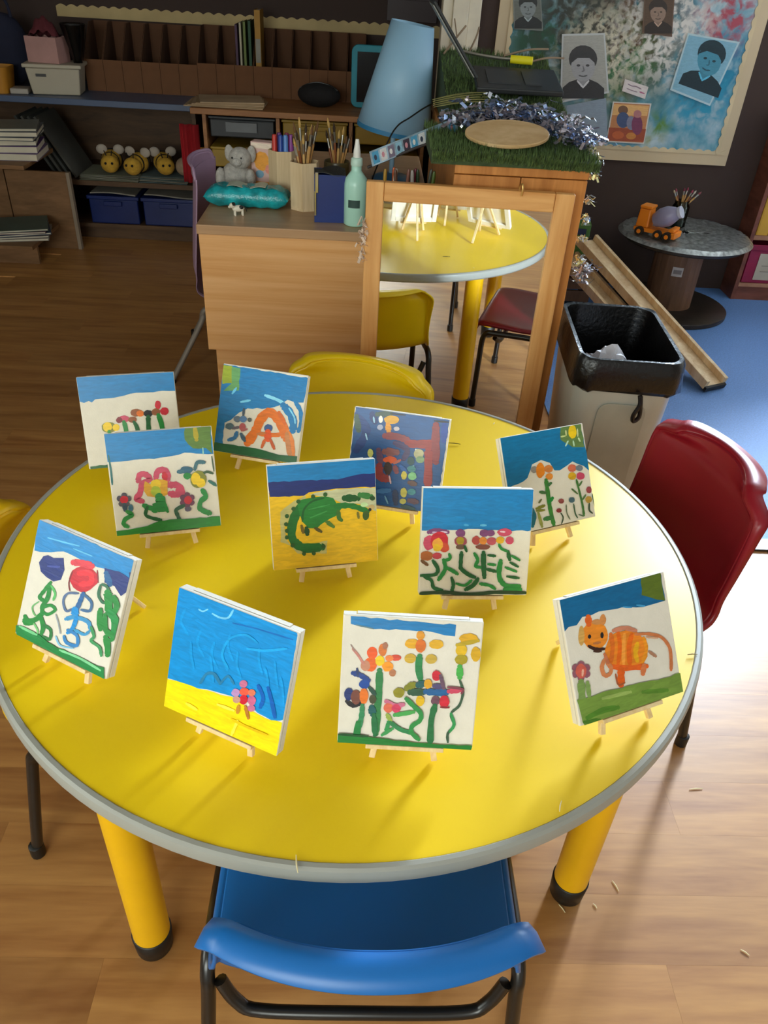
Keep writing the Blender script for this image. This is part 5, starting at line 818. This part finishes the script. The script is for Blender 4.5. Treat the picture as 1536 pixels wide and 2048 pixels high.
# plush bees
Mby = mat('bee_yellow', 'c79a34', .95, var=.15, scale=40, bump=.5); Mbb = mat('bee_black', '1d1713', .95); Mbw = mat('bee_wing', 'b3a79a', .9)
for i, (x, rz, y) in enumerate(((-1.42, 8, 3.56), (-1.27, -12, 3.53), (-1.13, 20, 3.57))):
    e = thing('plush_bee', ['striped plush bee sitting near the leaning boards', 'striped plush bee sitting in the middle of its row', 'striped plush bee sitting beside the red cloth'][i], 'toy', (x, y, .352), R(rz), 'plush bees on the shelf')
    bd_ = mk('body', MB().ball((0, .03, .055), (.055, .07, .052), 18), Mby, e, smooth=True); mk('head', MB().ball((0, -.055, .05), (.05, .042, .046), 16), Mby, e, smooth=True)
    for k in (-.01, .035, .07):
        w_ = math.sqrt(max(0, 1-((k-.03)/.07)**2)); mk('stripe', MB().lathe([(.056*w_, -.008), (.058*w_+.001, 0), (.056*w_, .008)], 18, (0, k, .055), Matrix.Rotation(R(90), 3, 'X'), cap=False), Mbb, bd_, smooth=True)
    for s in (-1, 1): mk('wing', MB().ball((s*.045, .02, .11), (.03, .012, .026), 12), Mbw, e, smooth=True); mk('eye', MB().ball((s*.017, -.093, .06), .007, 8), Mbb, e, smooth=True)
    for s in (-1, 1): mk('antenna', MB().tube([(s*.012, -.06, .09), (s*.02, -.07, .12)], .003, 6), Mbb, e)
one('plush_ball', MB().ball((0, 0, .048), (.045, .045, .047), 20), mat('pale_plush', 'a58d74', .95, bump=.6, scale=50), 'pale round plush ball at the end of the plush bee row', 'toy', (-1.015, 3.54, .352), smooth=True)
# papers on the middle shelf (sheets under the bees)
rg = random.Random(6)
for i, (x0, x1, col, lab) in enumerate(((-1.58, -1.26, '8f927c', 'curled stack of grey green papers under the plush bees'), (-1.255, -.99, '6d7f80', 'loose stack of blue grey papers beside the plush ball'))):
    e = thing('paper_stack', lab, 'papers', (0, 0, .3205), 0, 'paper stacks on the shelf')
    for k in range(5): mk('sheet', MB().grid(lambda u, v: (x0+(x1-x0)*u, 3.462+.012*k*(i+1)*.5+.25*v, .0016+.0058*k + .0022*math.sin(3*u+k)), 8, 2), mat('shelf_paper_%d%d' % (i, k % 2), [col, 'a8a494'][k % 2], .8), e, solid=.0012)
for i, (x0, x1) in enumerate(((-1.56, -1.27), (-1.26, -.95))):
    e = thing('storage_tray', ['dark blue plastic tray on the lowest shelf near the leaning boards', 'dark blue plastic tray on the lowest shelf near the red cloth'][i], 'tray', (0, 0, .0905), 0, 'dark blue trays')
    M_ = mat('dark_blue_tray', '12245e', .35)
    mk('tub', MB().bx(x0+.01, x1-.01, 3.47, 3.93, 0, .13), M_, e, bevel=.006); mk('rim', MB().bx(x0, x1, 3.462, 3.94, .1305, .150), M_, e, bevel=.004); mk('handle', MB().bx((x0+x1)/2-.05, (x0+x1)/2+.05, 3.450, 3.4615, .10, .125), M_, e, bevel=.003)
    one('paper_stack', MB().grid(lambda u, v: (x0+.02+(x1-x0-.04)*u, 3.48+.4*v, .250+.006*math.sin(4*u+i)), 10, 2), mat('tray_paper', '8a8478', .8), ['curved paper sheet lying on the dark blue tray near the boards', 'curved paper sheet lying on the dark blue tray near the cloth'][i], 'papers', solid=.006)
# red cloth and orange cloth hung in the gap
rc = random.Random(5)
one('red_cloth', MB().grid(lambda u, v: (-.895-.10+.10*u, 3.43+.012*math.sin(14*u), .345+.29*v), 14, 6), mat('red_fabric', 'a3141f', .9), 'red fabric hanging at the end of the far shelf unit', 'cloth', smooth=True, solid=.004)
one('orange_cloth', MB().grid(lambda u, v: (-.905+.045*u, 3.44+.008*math.sin(16*u), .335+.19*v), 10, 6), mat('orange_fabric', '9a641c', .9), 'orange fabric hanging beside the red fabric', 'cloth', smooth=True, solid=.004)
# leaning boards
for i in range(4):
    e = one('leaning_board', MB().box((0, 0, .17), (.012, .30, .34), None), mat('grey_card_%d' % (i % 2), ['5a5952', '4a4c48'][i % 2], .8), 'dark grey cardboard sheet leaning on the far shelf unit', 'board', (-1.66-.034*i, 3.58, .3255), 0, 'leaning cardboard sheets'); e.rotation_euler = (0, R(-30), 0); e.location = (-1.60-.034*i, 3.63, .3275)
# white storage box and things on it
sb = thing('storage_box', 'cream plastic storage box with lid standing on the blue grey worktop', 'box', (-1.64, 3.565, .7305), R(8))
Mcb = mat('cream_plastic', 'b3a994', .5, var=.04)
mk('tub', MB().box((0, 0, .062), (.235, .17, .122), None, None, 1.13), Mcb, sb, bevel=.006); mk('lid', MB().bx(-.145, .145, -.105, .105, .124, .142), Mcb, sb, bevel=.005); mk('handle_slot', MB().bx(-.085, -.035, -.099, -.0955, .085, .098), M_black, sb)
px_ = thing('storage_box', 'dusty pink open box standing on the cream storage box', 'box', (-1.665, 3.565, .873), R(-10)); Mpk = mat('dusty_pink', 'b58a84', .6)
for a_ in ((-.085, .085, -.06, -.056), (-.085, .085, .056, .06), (-.085, -.081, -.0558, .0558), (.081, .085, -.0558, .0558)): mk('wall', MB().bx(*a_, .004, .115), Mpk, px_)
mk('base', MB().bx(-.085, .085, -.06, .06, 0, .004), Mpk, px_)
one('folded_cloth', MB().grid(lambda u, v: (-1.735+.14*u, 3.52+.09*v, .985 + .085*math.sin(math.pi*u)**.7*math.sin(math.pi*min(1, v*.9+.1)) + .008*math.sin(20*u+7*v)), 14, 10), mat('maroon_fabric', '5a1f26', .9, bump=.4), 'maroon fabric bundled in the dusty pink box', 'cloth', smooth=True, solid=.004)
one('plastic_funnel', MB().lathe([(.022, 0), (.024, .02), (.062, .17), (.064, .175)], 24, cap=False), glass_mat('cloudy_plastic', '9a9690', .3), 'cloudy plastic funnel standing on the cream storage box', 'funnel', (-1.525, 3.585, .873), smooth=60, solid=.002)
nb = thing('navy_bag', 'navy fabric bag slumped behind the cream storage box', 'bag', (-1.93, 3.72, .7305)); Mnv = mat('navy_fabric', '1d2036', .9, bump=.4)
mk('body', MB().ball((0, 0, .17), (.12, .09, .169), 18), Mnv, nb, smooth=True); mk('strap', MB().tube(spline([(-.06, -.03, .32), (-.04, -.03, .40), (.04, -.03, .40), (.06, -.03, .32)], 6), .008, 8), Mnv, nb, smooth=True)
one('ochre_basket', loft([ringrect(.13, .13, .03, 0), ringrect(.16, .16, .035, .12), ringrect(.15, .15, .03, .12), ringrect(.12, .12, .028, .006)], True, True), mat('ochre_plastic', 'b57a20', .5), 'ochre plastic basket at the end of the blue grey worktop', 'basket', (-1.93, 3.50, .7305), smooth=40)
one('flat_packet', MB().bx(-.045, .045, -.05, .05, 0, .026), mat('pale_packet', 'a59d92', .6), 'flat pale packet between the ochre basket and the storage box', 'packet', (-1.815, 3.50, .7305), R(6), bevel=.006)
# ------------------------------------------------------------------ magazine files
Mcard = mat('brown_cardboard', '70492c', .85, var=.08, scale=14); Mcard2 = mat('brown_cardboard_inside', '5e3e28', .9, var=.06)
def file_parts(e):
    w, d, hl, hh, th = .0985, .26, .15, .31, .003
    mk('front', MB().bx(0, w, 0, th, 0, hl), Mcard, e); mk('back', MB().bx(0, w, d-th, d, 0, hh), Mcard2, e); mk('base', MB().bx(th, w-th, th, d-th, 0, th), Mcard2, e)
    poly = [(th, th), (d-th, th), (d-th, hh), (d-.09, hh), (th, hl)]
    for x in (0, w-th): mk('side', MB().prism(poly, th, Matrix(((0, 0, 1), (1, 0, 0), (0, 1, 0))), (x, 0, 0)), Mcard2, e)
fx0 = aty(176, 190, 3.68).x
ff = None; FX = []
for i in range(15):
    x = fx0 + .1005*i; FX.append(x)
    z = .7305 if x + .1 < -.905 else .7405
    if x < -.905 < x + .1: z = .7405
    if ff is None:
        ff = thing('magazine_file', 'brown cardboard magazine file standing on the blue grey worktop', 'magazine file', (x, 3.70, z), 0, 'cardboard magazine files'); file_parts(ff)
    else:
        o = ff.copy(); COL.objects.link(o); o.location = (x, 3.70, z)
        if z > .735: o['label'] = 'brown cardboard magazine file standing on the wooden worktop'
        for ch in ff.children: c_ = ch.copy(); COL.objects.link(c_); c_.parent = o
# books in the file by the yellow folder
for i, (px, w, col, lab, h) in enumerate(((478, .012, '4a2c4a', 'thin purple book', .33), (486, .010, 'b5ad94', 'thin cream book', .34), (494, .012, '6a7a3a', 'thin olive book', .345), (504, .014, '1f4a2c', 'dark green book', .35), (520, .030, 'a87a20', 'ochre yellow box file', .40))):
    x = aty(px, 120, 3.78).x
    e = thing('thin_book', lab + ' standing tall in the cardboard magazine files', 'book', (x, 3.78, .7455), 0, 'tall books in the files'); M_ = mat('book_'+col, col, .6)
    mk('cover', MB().bx(-w/2, -w/2+.0015, -.06, .10, 0, h).bx(w/2-.0015, w/2, -.06, .10, 0, h), M_, e); mk('spine', MB().bx(-w/2+.0016, w/2-.0016, -.0605, -.058, 0, h), M_, e); mk('pages', MB().bx(-w/2+.0016, w/2-.0016, -.0575, .096, .003, h-.004), mat('book_pages', 'c9c0aa', .8), e)
    if i == 4: mk('label', MB().bx(-w/2+.002, w/2-.002, -.0625, -.0606, .16, .27), mat('book_label', '8a877c', .6), e)
# ------------------------------------------------------------------ tray unit with wooden worktop
Mtw = wood('tray_unit_wood', '8a5a34', 'b07c4c', (1.2, 10, 10), 2, .5)
tu = thing('tray_unit', 'wooden tray storage unit with worktop at the far wall', 'cabinet')
mk('worktop', MB().bx(-.90, .30, 3.27, 4.03, .712, .740), Mtw, tu, bevel=.003)
xs = [-.838, -.462, -.086, .29]
for i, x in enumerate(xs): mk('divider', MB().bx(x-.010, x+.008, 3.31, 4.0, 0, .7115), Mtw, tu)
mk('back_panel', MB().bx(-.8295, -.4725, 3.98, 3.995, .05, .711).bx(-.4535, -.0965, 3.98, 3.995, .05, .711).bx(-.0775, .2795, 3.98, 3.995, .05, .711), Mtw, tu); mk('base', MB().bx(-.8295, -.4725, 3.32, 3.979, .03, .05).bx(-.4535, -.0965, 3.32, 3.979, .03, .05).bx(-.0775, .2795, 3.32, 3.979, .03, .05), Mtw, tu)
tcols = [['black', 'ochre', 'black'], ['ochre', 'black', 'ochre'], ['ochre', 'ochre', 'black']]
TC = {'black': mat('black_tray', '23262a', .4), 'ochre': mat('ochre_tray', '9a7a1e', .45)}
for i in range(3):
    for j in range(4):
        col = tcols[i][j % 3]; z = .60 - .145*j
        e = thing('storage_tray', '%s plastic tray in the %s column, %s row of the wooden tray unit' % (col, ['first', 'middle', 'last'][i], ['top', 'second', 'third', 'lowest'][j]), 'tray', (xs[i]+.016, 3.33, z), 0, 'trays in the wooden unit')
        mk('tub', MB().bx(.006, .338, .004, .60, 0, .085), TC[col], e, bevel=.006); mk('rim', MB().bx(0, .344, 0, .61, .0855, .098), TC[col], e, bevel=.003); mk('handle', MB().bx(.10, .244, -.012, .0035, .055, .075), TC[col], e, bevel=.003)
        if j == 0 and i == 0: mk('label_card', MB().bx(.09, .25, -.0135, -.0125, .03, .075), mat('grey_label', '6d7072', .5), e)
# papers, black bag and tablet on the worktop
pp = thing('paper_stack', 'stack of pale papers overhanging the wooden worktop', 'papers', (-.735, 3.42, .7405), R(4))
for k in range(5): mk('sheet', MB().box((.006*k, -.004*k, .004+.006*k), (.40-.02*k, .24, .005), rot('Z', 3*k-4)), mat('pale_paper_%d' % (k % 2), ['b59a78', 'a58a66'][k % 2], .8), pp)
bg = thing('pencil_case', 'black fabric pencil case lying before the magazine files', 'pencil case', (-.262, 3.50, .7405), R(-8)); Mbg = mat('black_fabric', '151314', .85, bump=.5)
mk('body', MB().ball((0, 0, .058), (.115, .06, .058), 20), Mbg, bg, smooth=True); mk('zip', MB().tube(spline([(-.10, -.01, .085), (-.05, -.01, .108), (0, -.01, .1165), (.05, -.01, .108), (.10, -.01, .085)], 4), .003, 6), mat('zip_grey', '4a4a4a', .4, .5), bg)
tb = thing('tablet_frame', 'teal framed tablet standing upright behind the blue lamp', 'tablet', (.05, 3.55, .7405), 0); Mtl = mat('teal_foam', '2a8ea0', .6)
mk('case', MB().prism(rrect(.29, .29, .035, 6), .03, Matrix.Rotation(R(90), 3, 'X'), (0, .015, .1475)), Mtl, tb, bevel=.004); mk('screen', MB().bx(-.115, .115, -.0205, -.0155, .03, .262), mat('dark_screen', '17171a', .15), tb); mk('foot', MB().bx(-.06, .06, .016, .08, 0, .012), Mtl, tb)
# scalloped paper border on the far wall and things above
one('scalloped_border', scallop((-1.75, 4.046, 1.042), (.42, 4.046, 1.042), (0, 0, 1), .048, .012, .058), mat('cream_border', 'c2ab7a', .8), 'cream scalloped paper border along the far brown wall', 'border')
one('dark_folder', MB().bx(-.14, .14, 0, .02, 0, .30).bx(-.14, .14, -.003, 0, .10, .115), mat('dark_maroon', '2c1216', .5), 'dark maroon framed board mounted above the scalloped border', 'board', (.225, 4.015, 1.115), bevel=.002)
# ------------------------------------------------------------------ book rack at the left
Mrk = wood('rack_wood', '6a4a2a', '8a6440', (2, 2, 8), 2, .6)
rk = thing('book_rack', 'low wooden book rack with sloping ends near the far shelf unit', 'book rack')
mk('end_panel', MB().bx(-1.90, -1.58, 3.27, 3.29, 0, .40), Mrk, rk, bevel=.002); mk('end_edge', MB().bx(-1.5795, -1.562, 3.265, 3.295, 0, .40), mat('rack_edging', '8d7c68', .6), rk); mk('back_board', MB().bx(-2.20, -1.905, 3.27, 3.29, 0, .60), Mrk, rk)
mk('shelf_board', MB().bx(-2.20, -1.66, 2.85, 3.262, .12, .138), Mrk, rk); mk('shelf_board', MB().bx(-2.20, -1.62, 2.85, 3.262, .50, .518), Mrk, rk); mk('side_board', MB().bx(-2.22, -2.2005, 2.85, 3.29, 0, .78), Mrk, rk); mk('divider_board', MB().bx(-2.14, -2.122, 2.87, 3.26, .1385, .4995), Mrk, rk); mk('foot_board', MB().bx(-2.20, -1.70, 3.0, 3.02, 0, .1195), Mrk, rk)
def bookstack(x, y, z, specs, rz, where, group):
    for k, (w, d, h, col, nm) in enumerate(specs):
        e = thing('book', nm + ' ' + where, 'book', (x, y, z), R(rz + (k*37 % 11) - 5), group); M_ = mat('book_'+col, col, .5)
        mk('cover', MB().bx(-w/2, w/2, -d/2, d/2, 0, .002).bx(-w/2, w/2, -d/2, d/2, h-.002, h), M_, e); mk('spine', MB().bx(-w/2, -w/2+.002, -d/2, d/2, .0021, h-.0021), M_, e); mk('pages', MB().bx(-w/2+.0025, w/2-.004, -d/2+.003, d/2-.003, .0021, h-.0021), mat('book_pages', 'c9c0aa', .8), e); z += h + .0006
bookstack(-1.77, 3.06, .5185, [(.34, .26, .032, '6a5a70', 'thick lilac grey book'), (.33, .25, .030, '55306a', 'thick purple book'), (.31, .24, .024, '2a2230', 'black book'), (.33, .26, .016, '2d3440', 'dark slate book'), (.35, .26, .022, '3b3a40', 'charcoal box folder'), (.33, .25, .012, '6a6a60', 'thin grey book')], 12, 'stacked on the upper rack shelf', 'books on the upper rack shelf')
bookstack(-1.80, 3.04, .1385, [(.32, .26, .012, '8f8578', 'pale magazine'), (.31, .26, .010, '6a625c', 'taupe magazine'), (.32, .25, .010, '35455a', 'slate blue magazine'), (.30, .25, .010, '5a3a44', 'plum magazine'), (.31, .25, .010, '4a5a50', 'sage magazine')], 20, 'lying on the lower rack shelf', 'magazines on the lower rack shelf')
